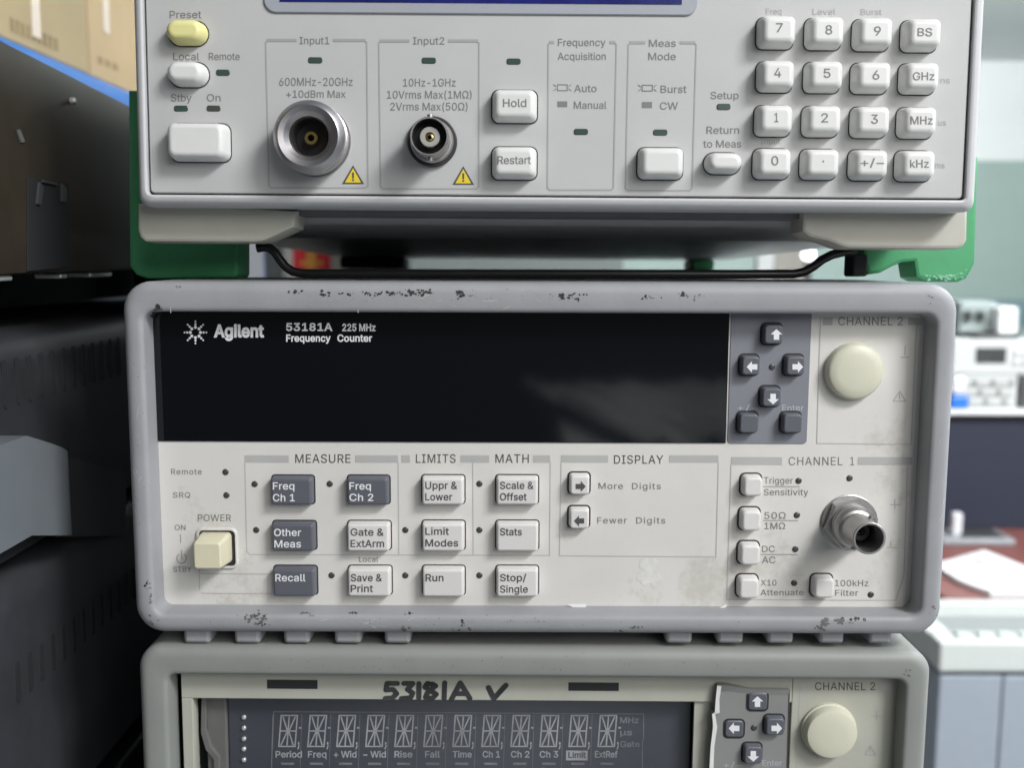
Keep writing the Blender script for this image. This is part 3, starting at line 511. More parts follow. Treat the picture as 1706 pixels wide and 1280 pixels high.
# front frame
o_ = lambda y, i: [(x, y, z) for x, z in rr(X0+i, X1-i, ZB+i, ZT-i, .0028, 6)]
n_ = lambda y, i: [(x, y, z) for x, z in rr(x0+i, x1-i, zb+i, zt-i, .0012, 6)]
rings = [o_(.016, .0002), o_(.0028, 0)]
for k in range(1, 6):
    q = R(90*k/5); rings.append(o_(-.0012 + .004*(1-math.sin(q)), .0026*(1-math.cos(q))))
rings += [n_(-.0012, -.0006), n_(-.0009, -.0001), n_(-.0004, 0), n_(.0022, 0)]
MB().m('bezel_grey').loft(rings, False, False).build('front_frame', T.o)
MB().m('gap').box(x0-.001, x1+.001, .0016, .003, zb-.001, zt+.001).build('seam_backing', T.o)
g = .00055
p_ = lambda y, i: [(x, y, z) for x, z in rr(x0+g+i, x1-g-i, zb+g+i, zt-g-i, .0012, 6)]
MB().m('panel_grey').loft([p_(.0018, 0), p_(PY+.0003, 0), p_(PY, .0003)]).build('front_panel', T.o)
# screen
sx0, sx1, _, _ = T.rect(440, 0, 1162, 23, PY); sz0 = T.P(800, 24.5, PY).z
s_ = lambda y, i: [(x, y, z) for x, z in rr(sx0+i, sx1-i, sz0+i, min(sz0+.034, zt-.002)-i, .0035, 6)]
sb = MB().m('screen_bezel').loft([s_(PY+.001, 0), s_(PY-.0004, 0), s_(PY-.0007, .0003)]).build('screen_bezel', T.o)
lx0, lx1, _, _ = T.rect(466, 0, 1136, 6, PY-.0008); lz0 = T.P(800, 5, PY-.0008).z
MB().m('navy').box(lx0, lx1, PY-.0009, PY-.0003, lz0, min(lz0+.024, zt-.006)).build('screen', sb)

# printed frames and captions
YI = PY - .00008
pr = MB()
def group_box(T, mb, pts, mt, w, y): T.stroke(mb, pts, w, y, mt)
def tbox(xl0, xr0, yt, xl1, xr1, yb, g0, g1, w=2.4):
    mb = MB()
    T.stroke(mb, [(g0, yt), (xl0+4, yt), (xl0, yt+4), (xl1, yb-4), (xl1+4, yb), (xr1-4, yb), (xr1, yb-4), (xr0, yt+4), (xr0-4, yt), (g1, yt)], w, YI, 'ink_light')
    T.stroke(mb, [(g0, yt), (xl0+4, yt)], w*1.9, YI-.00002, 'ink_light'); T.stroke(mb, [(g1, yt), (xr0-4, yt)], w*1.9, YI-.00002, 'ink_light')
    mb.build('printed_frame', T.o)
tbox(442.5, 611, 67, 448, 613, 313.5, 492, 557)
tbox(631, 798, 68, 634, 797.5, 315, 680, 749)
tbox(913.5, 1027, 70.5, 912, 1022, 317, 921, 1018)
tbox(1047, 1160, 71, 1042, 1153, 318, 1073, 1135)
def t1(s, x0, base, x1, cap=12.0, mt='ink_grey', bold=6): T.text(s, x0, base, x1, cap, YI, mt, bold=bold)
for a in (('Preset', 282.5, 30.2, 335.4), ('Local', 288.5, 100.2, 332), ('Remote', 347.8, 100, 399.4), ('Stby', 284.6, 169, 319.5), ('On', 344.4, 169, 367.6),
          ('Input1', 499, 73.5, 548.7), ('600MHz-20GHz', 465, 143, 587.6, 13.2), ('+10dBm Max', 477, 162.8, 576, 12),
          ('Input2', 688, 74, 740.4), ('10Hz-1GHz', 671.6, 144, 759.3, 12.6), ('10Vrms Max(1MΩ)', 644.5, 164.2, 785.8, 12.6), ('2Vrms Max(50Ω)', 650, 184, 779, 12.6),
          ('Frequency', 929.5, 76.6, 1009), ('Acquisition', 929, 99.8, 1009.4), ('Auto', 956.6, 153.4, 994), ('Manual', 956, 181.3, 1010.7),
          ('Meas', 1081, 78, 1126), ('Mode', 1080, 100, 1126), ('Burst', 1100.5, 154.7, 1144), ('CW', 1099.4, 182.6, 1129.6),
          ('Setup', 1183.8, 165, 1230.7), ('Return', 1177, 223, 1231.5), ('to Meas', 1171.6, 246, 1235)): t1(*a)
for a in (('Freq', 1276, 24, 1302, 10), ('Level', 1354, 24.5, 1392, 10), ('Burst', 1434, 25, 1469, 10), ('Input', 1267, 240.5, 1300, 10),
          ('ns', 1567, 139, 1582.5, 10), ('us', 1563, 209.5, 1576, 10), ('ms', 1558, 280.5, 1574, 10)): t1(*a, 'ink_light', 0)
ic = MB()
for (a, bq, c, d) in ((928.7, 141.3, 945, 151), (1070, 142, 1087, 151.6)):
    T.stroke(ic, [(a, bq), (c, bq), (c, d), (a, d)], 1.5, YI, 'ink_grey', closed=True)
    for sx, e in ((-1, a), (1, c)):
        for sy in (-1, 1): T.stroke(ic, [(e + sx*2.5, (bq+d)/2 + sy*2), (e + sx*6.5, (bq+d)/2 + sy*5)], 1.2, YI, 'ink_grey')
T.sheet(ic, 928.7, 169, 945, 178.5, YI, 'ink_grey'); T.sheet(ic, 1069.5, 170, 1086.3, 180, YI, 'ink_grey')
ic.build('lamp_state_icons', T.o)
for (xa, ya, xb, yb) in ((570.6, 276.5, 605.7, 307), (754.6, 278, 789, 308.3)):
    w = MB(); xm = (xa+xb)/2
    w.m('ink_dark').poly([T.P(xm, ya-1, YI), T.P(xb+1, yb, YI), T.P(xa-1, yb, YI)])
    w.m('yellow').poly([T.P(xm, ya+4, YI-.00005), T.P(xb-4, yb-2.4, YI-.00005), T.P(xa+4, yb-2.4, YI-.00005)])
    T.text('!', xm-2, yb-5.5, xm+2, 13.5, YI-.0001, 'ink_dark', bold=14, mb=w)
    w.build('warning_mark', T.o)
for q in ((360, 116, 383, 126.5), (290, 176, 313.5, 186), (513.4, 95.4, 537.3, 105.7), (702.5, 96, 726.5, 106.2), (843.9, 97.5, 867.6, 107.8),
          (956, 214.8, 979.8, 225), (1088, 216, 1112, 226.2), (1194, 173, 1217, 183.5)): T.lens(*q, PY)
T.lens(344.4, 176, 367.6, 186, PY, 'led_brown')

# keys
KH = .0056
def k1(face, s=None, tx=None, base=None, cap=12.5, mt='key_white', cr=.0016, h=KH, label=None, bold=8, name='key', fil=.0015):
    k = T.key(name, face, PY, h, mt, taper=.0008, cr=cr, fil=fil, gap=.00020, label=label or ('key marked ' + s if s else None))
    if s: T.text(s, tx[0], base, tx[1], cap, PY - h - .00008, 'ink_grey', k, bold)
    return k
k1((275.5, 32.5, 334.5, 66), mt='key_yellow', cr=.0032, label='yellow oval preset button', name='button', h=.0052, fil=.0016)
k1((277, 102.5, 336, 136), cr=.0032, label='white oval local button', name='button', h=.0052, fil=.0016)
k1((278, 205.5, 371, 262), cr=.0020, label='large white standby button', name='button', h=.0062, fil=.0014)
k1((823.5, 150, 891.5, 197), 'Hold', (838, 877), 178.3, 13.2, h=.005)
k1((823, 245.5, 891, 292.5), 'Restart', (829, 884.5), 273.4, 13)
k1((1069.5, 247, 1138, 292.5), label='blank key under the measuring mode frame')
k1((1182, 255.5, 1236, 283.5), cr=.0026, label='white oval key below Return to Meas', name='button', fil=.0014)
rows = [('789', 26, 71, 47), ('456', 101, 144.5, 122.5), ('123', 175.5, 219.5, 197), ('0.±', 248.5, 292, 270)]
colx = {0: ((1271.5, 1325.6), (1271, 1323.5), (1267.6, 1320.5), (1265, 1318)), 1: ((1353, 1406.5), (1351, 1404.5), (1348, 1401.4), (1344.7, 1398.3)),
        2: ((1433.6, 1487.8), (1431, 1485), (1429.7, 1483), (1426.7, 1479.8)), 3: ((1516, 1569), (1512.3, 1565.2), (1509, 1561.3), (1505.3, 1558.7))}
tcx = ((1298.5, 1381, 1462, 1541), (1295.7, 1378, 1459.4, 1539), (1293.6, 1374, 1457, 1535.5), (1291, 1371.7, 1453.5, 1532))
tcy = ((46, 49.5, 51.6, 53.4), (121, 122, 125, 127), (196, 196.5, 198.6, 200.6), (268, 269, 271, 273))
lab = (('7', '8', '9', 'BS'), ('4', '5', '6', 'GHz'), ('1', '2', '3', 'MHz'), ('0', '.', '+/−', 'kHz'))
wid = {'BS': 24.5, 'GHz': 36, 'MHz': 37, 'kHz': 31.5, '+/−': 39, '1': 6.5, '.': 3}
for r in range(4):
    for c in range(4):
        xa, xb = colx[c][r]; dy = (0, 1.4, 3.2, 5)[c] if r == 0 else (0, 1, 2.5, 3.5)[c] if r < 3 else (0, 1, 2, 3.5)[c]
        s = lab[r][c]; w = wid.get(s, 11.5); cap = 15 if len(s) == 1 else 13.2
        bs = tcy[r][c] + (cap/2 if s != '.' else 1.5)
        k1((xa, rows[r][1]+dy, xb, rows[r][2]+dy), s, (tcx[r][c]-w/2, tcx[r][c]+w/2), bs, cap, h=.0058)

# connectors
def n_conn():
    c = T.P(525, 235, PY); m = MB().m('nickel')
    m.lathe(c.x, c.z, [(PY+.001, .01071), (PY-.0012, .01071), (PY-.0012, .01004), (PY-.0030, .01004), (PY-.0031, .01052), (PY-.0044, .01052), (PY-.0046, .01013), (PY-.0050, .01013), (PY-.0052, .01052), (PY-.0064, .01052), (PY-.0066, .01004), (PY-.0071, .01004), (PY-.0073, .01033), (PY-.0092, .01033), (PY-.0106, .00926), (PY-.0110, .00868), (PY-.0106, .00714), (PY-.0092, .00579), (PY-.0078, .00540)], 64)
    m.m('bore').lathe(c.x, c.z, [(PY-.0078, .0054), (PY-.001, .0053), (PY-.001, .0001)], 48)
    o = m.build('n_type_socket', T.o, 'large round nickel input socket', 24)
    MB().m('gold').lathe(c.x, c.z, [(PY-.001, .0020), (PY-.0060, .0020), (PY-.0062, .0018), (PY-.0062, .0010), (PY-.002, .0009)], 24).build('centre_contact', o)
n_conn()
def bnc(cx, cz, py, h, parent, mt, label, base_r=.0072, hexnut=False):
    m = MB().m(mt)
    if hexnut:
        m.lathe(cx, cz, [(py+.001, .0091), (py-.0005, .0091), (py-.0007, .0088)], 48, False, True)
        m.lathe(cx, cz, [(py-.0004, .0086), (py-.0027, .0086), (py-.0032, .0081), (py-.0032, .0060)], 6, ang=R(12))
        m.lathe(cx, cz, [(py-.0030, .0066), (py-.0048, .0066), (py-.0052, .0062), (py-.0056, .0066), (py-.0066, .0066), (py-.0078, .0058), (py-.0082, .0050)], 48)
        r0, r1 = .0050, .0048
        m.lathe(cx, cz, [(py-.0076, r0), (py-h+.0012, r1), (py-h+.0010, r1+.0002), (py-h+.0002, r1+.0002), (py-h, r1), (py-h, r1-.0005), (py-h+.0008, r1-.0006), (py-h+.012, r1-.0007)], 48)
    else:
        m.m('bore').lathe(cx, cz, [(py-.0001, .0074), (py-.0014, .0074), (py-.0016, .0071), (py-.0016, .004)], 48)
        m.m(mt); r1 = .0055
        m.lathe(cx, cz, [(py+.001, .0064), (py-.0022, .0064), (py-.0030, .0060), (py-.0030, r1), (py-h+.0004, r1), (py-h, r1-.0002), (py-h, r1-.0005), (py-h+.0008, r1-.0006), (py-h+.006, r1-.0007)], 48)
    o_ = m.build('bnc_socket', parent, label, 26)
    yi = py - h + (.012 if hexnut else .006); ri = r1 - .0007
    q = MB().m('bore').lathe(cx, cz, [(yi-.006, ri+.0001), (yi, ri), (yi, .0001)], 40)
    q.build('socket_bore', o_)
    d = MB().m('bore' if hexnut else 'ptfe'); yd = yi - (.004 if hexnut else .0042)
    d.lathe(cx, cz, [(yi, .0029), (yd, .0029), (yd-.0002, .0027), (yd-.0002, .0014), (yd+.001, .0013)], 32); d.build('insulator', o_)
    MB().m('bore' if hexnut else 'gold').lathe(cx, cz, [(yi, .0011), (yd+.0004, .0011), (yd+.0003, .0006), (yd+.002, .0005)], 20).build('centre_contact', o_)
    for a in ((90, -90) if not hexnut else (62, 242)):
        u = Vector((math.cos(R(a)), 0, math.sin(R(a)))); yb = py - h + (.0065 if hexnut else .0036)
        p = Vector((cx, yb, cz)) + u * (r1 - .0004)
        MB().m(mt).tube([p, p + u*.0012, p + u*.0015], .0009, 12).build('bayonet_lug', o_)
    return o_
c = T.P(720.6, 237, PY)
bnc(c.x, c.z, PY, .0122, T.o, 'nickel_dark', 'small round bayonet input socket')

# body, rails, green guards, bail
zlip = T.P(925, 377, .032).z; zbot = T.P(1420, 399, .05).z
MB().m('case').box(X0+.002, X1-.002, .014, .36, zbot+.0045, ZT-.001).build('case', T.o)
mb = MB().m('bezel_grey'); xa, xb = X0+.004, X1-.004
for (ya, za), (yb, zb_) in (((.0162, ZB+.0004), (.032, zlip)), ((.032, zlip), (.0335, zlip+.0004)), ((.0335, zlip+.0004), (.070, zbot))):
    mb.poly([(xa, ya, za), (xb, ya, za), (xb, yb, zb_), (xa, yb, zb_)])
mb.build('lower_lip', T.o)
MB().m('case_metal').box(X0+.004, X1-.004, .0702, .358, zbot, zbot+.0044).build('bottom_plate', T.o)
def xz(pix, y): return [(T.P(a, bq, y).x, T.P(a, bq, y).z) for a, bq in pix]
railL = [(229, 340), (229, 384), (233, 396), (242, 403.5), (424, 404), (440, 402), (462, 392), (490, 379), (494, 352), (300, 338)]
railR = [(1338, 352), (1337, 386), (1350, 396), (1380, 402), (1402, 411), (1414, 414), (1594, 415), (1606, 411), (1612, 400), (1613, 345), (1500, 340)]
for q in (railL, railR): MB().m('foot_cream').prism(xz(q, .010), .010, .024, .001).build('front_foot', T.o)
guL = [(213, 150), (304, 150), (304, 395), (397, 395), (397, 458), (392, 463.5), (245, 465), (226, 459), (215, 444)]
guR = [(1631, 262), (1522, 262), (1522, 400), (1438, 400), (1440, 440), (1447, 458), (1468, 455), (1488, 444), (1504, 437.5), (1523, 436.5), (1527, 462), (1540, 469), (1597, 470.5), (1612, 464), (1625, 440)]
for q in (guL, guR):
    MB().m('green').prism(xz(q, .044), .044, .059, .0012).build('corner_guard', T.o)
for xa, xb, mt_ in ((-.105, -.066, 'gap'), (.109, .123, 'green')):
    MB().m(mt_).box(xa, xb, .315, .345, -.0071 + EZ - .26 + .33*math.sin(R(1.5)), zbot - .0002, .002).build('rear_foot', T.o)
e = MB().m('torn_edge')
for _ in range(46):
    px = random.gauss(1578, 17); py = random.gauss(461, 4.0)
    if not (1535 < px < 1614 and py < 468): continue
    r = random.uniform(1, 4.2); e.m('green_worn' if 'green_worn' in M else 'torn_edge')
    e.poly([T.P(px + math.cos(a*.9)*r*random.uniform(.5, 1.2), py + math.sin(a*.9)*r*.6*random.uniform(.5, 1.1), .04385 - random.random()*.0001) for a in range(7)])
e.build('chipped_edge', T.o)
bp = [(428, 414), (440, 412), (450, 414), (459, 422), (467, 434), (476, 445), (488, 453), (504, 456), (530, 456.5)] + [(530 + i*79, 456.5 + .1*i) for i in range(1, 10)] + [(1322, 457), (1340, 453.5), (1356, 444), (1370, 433), (1386, 425), (1406, 420), (1426, 418)]
MB().m('black_rod').tube([T.P(a, q, .032) for a, q in bp], .00150, 14).build('wire_bail', T.o)
for q in ((1421, 424, 1446, 461),):
    a, bq, c, d = T.rect(*q, .034)
    MB().m('clip_grey' if q[0] < 800 else 'gap').box(a, bq, .034, .0438, c, d, .0008).build('bail_clip', T.o)

# ================================================================== MIDDLE: counter with the black window
def arrows_pad(T, pts, yk, h, mt_key, mt_arrow, led, flat=()):
    for i, (face, (cx, cy), d) in enumerate(pts):
        hh = .0006 if d in flat else h
        k = T.key('key', face, yk, hh, mt_key, taper=.0003, cr=.0011, fil=.0005 if d not in flat else .0003, gap=.00045, label='grey %s arrow key' % dict(u='up', d='down', l='left', r='right')[d])
        a = MB(); T.arrow(a, cx, cy, 17.5, d, yk - hh - .00008, mt_arrow); a.build('legend', k)
    T.dot(*led, 5.2, yk)

T = Thing('frequency_counter', 'frequency counter with blank black display window, in the middle of the stack', 'frequency counter', (0, 0, 0.12))
outer = (T.P(206.5, 650).x, T.P(1592.5, 650).x, T.P(900, 1060).z, T.P(900, 471.5).z)
inner = (T.P(248, 800).x, T.P(1546.5, 800).x, T.P(900, 1027.5).z, T.P(900, 522).z)
PY = .0086
tabs = []
zt_ = outer[2]
for q in ((302, 347), (387, 431), (470, 514), (555, 600), (639, 683), (1111, 1155), (1197, 1241), (1281, 1325), (1368, 1410), (1451, 1490)):
    tabs.append((T.P(q[0], 1065, .002).x, T.P(q[1], 1065, .002).x, T.P(q[0], 1078, .002).z, zt_ + .003))
BUMP = bumper_frame(T, outer, inner, .0088, .0035, .07, PY, 'bumper', tabs=tabs)
MB().m('case').box(outer[0]+.005, outer[1]-.005, .065, .33, outer[2]+.005, outer[3]-.0035, .002).build('case', T.o)
rb = (outer[0]+.0006, outer[1]-.0006, outer[2], outer[3])
MB().m('bumper').loft([[(x, y, z) for x, z in rr(rb[0]+i, rb[1]-i, rb[2]+i, rb[3]-i, .0085, 6)] for y, i in ((.31, .004), (.312, 0), (.352, 0), (.356, .003))], True, True).build('rear_bumper', T.o)
px0, px1, pz0, pz1 = inner[0]+.0004, inner[1]-.0004, inner[2]+.0004, inner[3]-.0004
MB().m('panel_cream').loft([[(x, y, z) for x, z in rr(px0-.001, px1+.001, pz0-.001, pz1+.001, .003, 8)] for y in (PY+.004, PY)]).build('front_panel', T.o)
# window
wy = PY - .0005
a, b_, c, d = T.P(255, 640, wy).x, T.P(1212.5, 640, wy).x, T.P(735, 738, wy).z, pz1
w = MB().m('window').box(px0-.0005, b_, wy, PY+.001, c, d+.0005, .0003).build('display_window', T.o)
yw = wy - .00012
lg = MB(); lg.m('ink_white')
for k in range(8):
    an = R(45*k)
    for rad, dot in ((8.6, 2.6), (13.6, 1.9), (18.2, 1.5)):
        cx, cy = 325.6 + rad*math.cos(an), 554.5 - rad*math.sin(an)
        lg.poly([T.P(cx + dot*math.cos(t*.5236), cy + dot*math.sin(t*.5236), yw) for t in range(12)])
lg.build('starburst_emblem', w)
T.text('Agilent', 356, 561.8, 440, 19.5, yw, 'ink_white', w, 34, 8)
T.text('53181A', 476.5, 551.6, 554, 12.4, yw, 'ink_white', w, 26, 22)
T.text('225 MHz', 570, 552, 625.7, 11.6, yw, 'ink_white', w, 26)
T.text('Frequency', 476.7, 569.6, 551, 11.3, yw, 'ink_white', w, 24, 8)
T.text('Counter', 562, 569.6, 620, 11.3, yw, 'ink_white', w, 24, 8)
# arrow pad
ax0, ax1 = T.P(1214.6, 640, PY).x, T.P(1347.5, 640, PY).x
MB().m('pad_slate').loft([[(x, y, z) for x, z in rr(ax0+i, ax1-i, T.P(1280, 740, PY).z+i, pz1-i+.001, .0012, 5)] for y, i in ((PY+.001, 0), (PY-.0002, 0), (PY-.0003, .0001))]).build('arrow_pad', T.o)
YK = PY - .0003
arrows_pad(T, [((1274.5, 542.5, 1304.4, 573.5), (1293.6, 558), 'u'), ((1237, 595, 1265.5, 625.5), (1253, 612), 'l'), ((1311, 595, 1340.6, 625.5), (1329, 612), 'r'), ((1271, 648, 1301, 678), (1288, 665.5), 'd')],
           YK, .0034, 'key_dark', 'ink_white', (1285.9, 612.2))
for q, l in (((1233, 691.5, 1263.7, 722), 'blank grey key below the plus-minus mark'), ((1306, 691.5, 1336.5, 722), 'blank grey key below Enter')):
    T.key('key', q, YK, .0034, 'key_dark', taper=.0003, cr=.0011, gap=.00045, label=l)
T.text('+/−', 1227.6, 685, 1263, 10, YK-.00008, 'ink_faded'); T.text('Enter', 1303, 685, 1339, 9.5, YK-.00008, 'ink_faded', bold=8)
# header bars, frames, captions
YI = PY - .00008
for q in ((407.6, 481), (592, 663), (669, 683), (767.5, 787.6), (787.9, 815), (888, 916.6), (934.6, 1013), (1115, 1197)):
    h = MB(); T.sheet(h, q[0], 759.5, q[1], 771.5, YI, 'bar'); h.build('header_bar', T.o)
for q in ((1218, 762.5, 1303, 775.3), (1429.5, 762.5, 1520, 775.3), (1371, 530, 1387, 542.5), (1513, 530, 1537, 542.5)):
    h = MB(); T.sheet(h, *q, YI, 'bar'); h.build('header_bar', T.o)
h = MB()
for ln in ([(408, 772), (411, 920), (416, 925), (916, 926.5)], [(663.5, 772), (664.5, 925.5)], [(787.6, 772), (788.5, 926)], [(917, 772), (915.5, 926.5)],
           [(935, 772), (932, 927), (1193, 929), (1197, 772)], [(332, 949), (332.5, 984)], [(335, 956.5), (452, 957.5)], [(336, 989.5), (452, 990.5)],
           [(1218, 776), (1211, 1000), (1492, 1001.5), (1506, 960), (1512, 776)], [(1367, 530), (1361, 739.5), (1518, 741), (1527, 542)], [(1272.7, 811.5), (1332, 811.8)], [(1272, 868), (1329, 868.3)], [(1268.5, 924.7), (1328, 925)]):
    T.stroke(h, ln, 1.5, YI, 'line' if ln[0][0] != 1272.7 and ln[0][0] != 1272 and ln[0][0] != 1268.5 else 'ink_light')
h.build('printed_frames', T.o)
for a in (('MEASURE', 492, 772, 584, 14.2, 30), ('LIMITS', 693, 772, 759, 14.2, 45), ('MATH', 825.5, 772, 881, 14.2, 45), ('DISPLAY', 1023, 773.5, 1105, 14, 40)):
    T.text(a[0], a[1], a[2], a[3], a[4], YI, 'ink_dark', track=a[5], bold=2)
T.text('CHANNEL', 1314, 776, 1403.7, 13.7, YI, 'ink_grey', track=40); T.text('1', 1417, 776, 1423, 13.7, YI, 'ink_grey')
T.text('CHANNEL 2', 1396.5, 542.7, 1504, 13.7, YI, 'ink_grey', track=20)
for a in (('Remote', 285, 791.4, 336, 9.2, 50), ('SRQ', 288, 830, 317, 8.8, 40), ('POWER', 329.5, 869.3, 385, 11, 10), ('ON', 291, 884, 309, 8.5, 10), ('STBY', 288.5, 954, 319, 8.8, 10),
          ('Local', 598, 937.4, 630, 8.8, 20), ('Trigger', 1272.7, 806.8, 1321, 10.8, 20), ('Sensitivity', 1272.7, 826.2, 1346.5, 10.6, 20), ('50Ω', 1273.5, 865.4, 1309, 11, 30), ('1MΩ', 1273.5, 882.7, 1308, 10.8, 10),
          ('DC', 1269.6, 920.8, 1291, 10.4, 0), ('AC', 1269.6, 939.3, 1292, 10.8, 0), ('X10', 1267.8, 976.8, 1293.6, 9.6, 20), ('Attenuate', 1267, 993.2, 1338.7, 9.8, 20),
          ('100kHz', 1391, 977.8, 1447, 10.3, 20), ('Filter', 1391.5, 993.8, 1430, 9.8, 20), ('More', 997, 815.8, 1038, 10.2, 40), ('Digits', 1053, 816, 1101, 10.2, 60), ('Fewer', 995, 873, 1044.5, 10.2, 50), ('Digits', 1060, 873.2, 1108.5, 10.2, 60)):
    T.text(*a[:5], YI, 'ink_grey', track=a[5], bold=3)
h = MB()
T.stroke(h, [(300.6, 892), (300.8, 905)], 1.8, YI, 'ink_light')
T.stroke(h, [(302.4 + 8*math.sin(t), 931.5 - 8*math.cos(t)) for t in [R(35 + 290*i/16) for i in range(17)]], 1.7, YI, 'ink_light')
T.stroke(h, [(302.2, 918), (302.5, 932)], 1.7, YI, 'ink_light')
h.build('power_symbols', T.o)
h = MB()
T.stroke(h, [(1490.5, 833), (1491, 849)], 1.2, YI, 'ink_light'); T.stroke(h, [(1483, 841.5), (1499, 842)], 1.2, YI, 'ink_light')
T.stroke(h, [(1508, 577), (1507.5, 592)], 1.2, YI, 'ink_light'); T.stroke(h, [(1501, 596), (1513, 596)], 1.4, YI, 'ink_light')
T.stroke(h, [(1498.6, 653), (1488, 669), (1509, 669.5)], 1.2, YI, 'ink_light', closed=True); T.stroke(h, [(1498.5, 658), (1498.5, 665)], 1.4, YI, 'ink_light')
T.stroke(h, [(1478, 913), (1494, 914)], 1.2, YI, 'ink_light'); T.stroke(h, [(1484, 903), (1484, 911)], 1.2, YI, 'ink_light')
h.build('socket_symbols', T.o)
for q in ((375.9, 787.3), (377.4, 826), (424.4, 807.4), (549.5, 807), (427, 884), (552.5, 959.6), (798.7, 807), (675.4, 884), (798.7, 884), (675.4, 959.7), (798.7, 959.7),
          (1330.5, 802), (1415.3, 797.6), (1327.6, 859.2), (1325, 916), (1323, 972.4), (1450.7, 991.8)): T.dot(*q, 5.3, PY)
# keys
KM = .0037
def k2(face, lines, dark=False):
    mt = 'key_dark' if dark else 'key_cream'
    k = T.key('key', face, PY, KM, mt, taper=.00035, cr=.0007, fil=.0007, gap=.0003, label=('dark slate' if dark else 'pale') + ' key marked ' + ' '.join(l[0] for l in lines))
    mb = MB()
    for s, x0, bs, x1 in lines: T.text(s, x0, bs, x1, 11.7, PY-KM-.00009, 'ink_white' if dark else 'ink_dark', bold=12, track=12, mb=mb)
    mb.build('legend', k)
k2((451.5, 798.5, 518.5, 842.5), [('Freq', 454.5, 816.5, 490.5), ('Ch 1', 454.5, 836, 491)], True)
k2((578.5, 798.5, 645.5, 842.5), [('Freq', 582, 816.5, 618), ('Ch 2', 582, 835.5, 622)], True)
k2((453, 875, 522, 919.5), [('Other', 456.5, 894, 501.5), ('Meas', 457, 913, 501.5)], True)
k2((455, 950.5, 523.5, 995), [('Recall', 458.5, 969.5, 509)], True)
k2((579, 875, 647.5, 919.5), [('Gate &', 584, 893.5, 639.5), ('ExtArm', 584, 912.5, 640)])
k2((580, 950.5, 649, 995), [('Save &', 584.5, 969.5, 636.5), ('Print', 584.5, 987.5, 621.5)])
k2((703.5, 798, 771.5, 842), [('Uppr &', 708.5, 815.5, 762), ('Lower', 708.5, 834.5, 753.5)])
k2((704, 874.5, 772, 919.5), [('Limit', 708.5, 892, 748), ('Modes', 708.5, 911.5, 763.5)])
k2((704.5, 950.5, 772, 995.5), [('Run', 709, 969.5, 739)])
k2((828, 798, 895.5, 842), [('Scale &', 833, 815.5, 889), ('Offset', 833, 834.5, 877.5)])
k2((828, 874.5, 896, 919.5), [('Stats', 833, 893, 869.5)])
k2((828, 950.5, 895.5, 995.5), [('Stop/', 833, 969.5, 877), ('Single', 833, 988.5, 879.5)])
for q, cc, dr in (((950.5, 794, 981.5, 825), (967.4, 811.5), 'r'), ((950, 850.5, 981, 882), (965, 869), 'l')):
    k = T.key('key', q, PY, .0036, 'key_cream', taper=.0004, cr=.0009, fil=.0006, gap=.0004, label='small pale key with a dark %s arrow' % ('right' if dr == 'r' else 'left'))
    a = MB(); T.arrow(a, *cc, 16.5, dr, PY-.0036-.00009, 'ink_dark'); a.build('legend', k)
for q, l in (((1240, 796.5, 1270.5, 828), 'Trigger Sensitivity'), ((1237, 853, 1268, 886), '50Ω 1MΩ'), ((1235, 910, 1266.5, 943), 'DC AC'), ((1232.5, 966, 1264.5, 999), 'X10 Attenuate'), ((1358, 965.5, 1390, 998), '100kHz Filter')):
    T.key('key', q, PY, .0040, 'key_cream', taper=.0004, cr=.0013, fil=.0008, gap=.0004, label='small blank white key beside ' + l)
# power button
a, b_, c, d = T.rect(328, 880, 397, 948, PY)
fr = lambda y, i: [(x, y, z) for x, z in rr(a+i, b_-i, c+i, d-i, .0022 - i*.8, 6)]
MB().m('panel_cream').loft([fr(PY+.001, 0), fr(PY-.0005, 0), fr(PY-.0008, .0003), fr(PY-.0008, .0007), fr(PY-.0004, .0009), fr(PY+.002, .0009)], False, False).build('button_surround', T.o)
mbx = MB().m('gap'); mbx.poly([(x, PY-.00015, z) for x, z in rr(a+.0007, b_-.0007, c+.0007, d-.0007, .0015, 5)]); mbx.build('button_well', T.o)
T.key('power_button', (322, 905.5, 368, 949.5), PY, .0098, 'power_cream', taper=.0009, cr=.0010, fil=.0006, gap=0, label='square yellowed power button')
# plug cover and BNC
p = T.P(1420.5, 618.5, PY); r = .0090
MB().m('cap_cream').lathe(p.x, p.z, [(PY+.001, r), (PY-.0022, r*.985), (PY-.0030, r*.95), (PY-.0035, r*.88), (PY-.0039, r*.6), (PY-.0041, r*.2), (PY-.0041, .00005)], 64).build('socket_plug', T.o, 'round cream plug closing the channel 2 socket')
p = T.P(1414, 871, PY)
bnc(p.x, p.z, PY, .0192, T.o, 'nickel_dark', 'long bayonet socket with hexagon nut', hexnut=True)
# paper chips and scuffs
h = MB().m('paper'); yq = PY - .0012
h.poly([T.P(*q, yq) for q in ((945, 1009), (950, 1007.5), (976, 1007.2), (976.5, 1017.5), (955, 1018), (953, 1012))]); h.poly([T.P(*q, yq) for q in ((1198, 1014), (1211, 1008), (1210.5, 1012), (1204, 1015.5))]); h.build('paper_scrap', T.o)
gl = mat('glue_residue', (0.67, 0.66, 0.63), 0.34, vary=0.10, vscale=350)
h = MB().m(gl); rg = random.Random(5); out_ = []
core = [(1066, 936), (1074, 930), (1083, 933), (1092, 931), (1097, 940), (1092, 950), (1100, 958), (1104, 970), (1098, 979), (1088, 981), (1084, 972), (1074, 977), (1067, 970), (1060, 966), (1066, 956), (1074, 951), (1066, 946)]
for x_, y_ in smooth_poly(core, 7): out_.append((x_ + rg.uniform(-.9, .9), y_ + rg.uniform(-.9, .9)))
h.poly([T.P(x_, y_, YI) for x_, y_ in out_])
h.build('glue_residue', T.o)
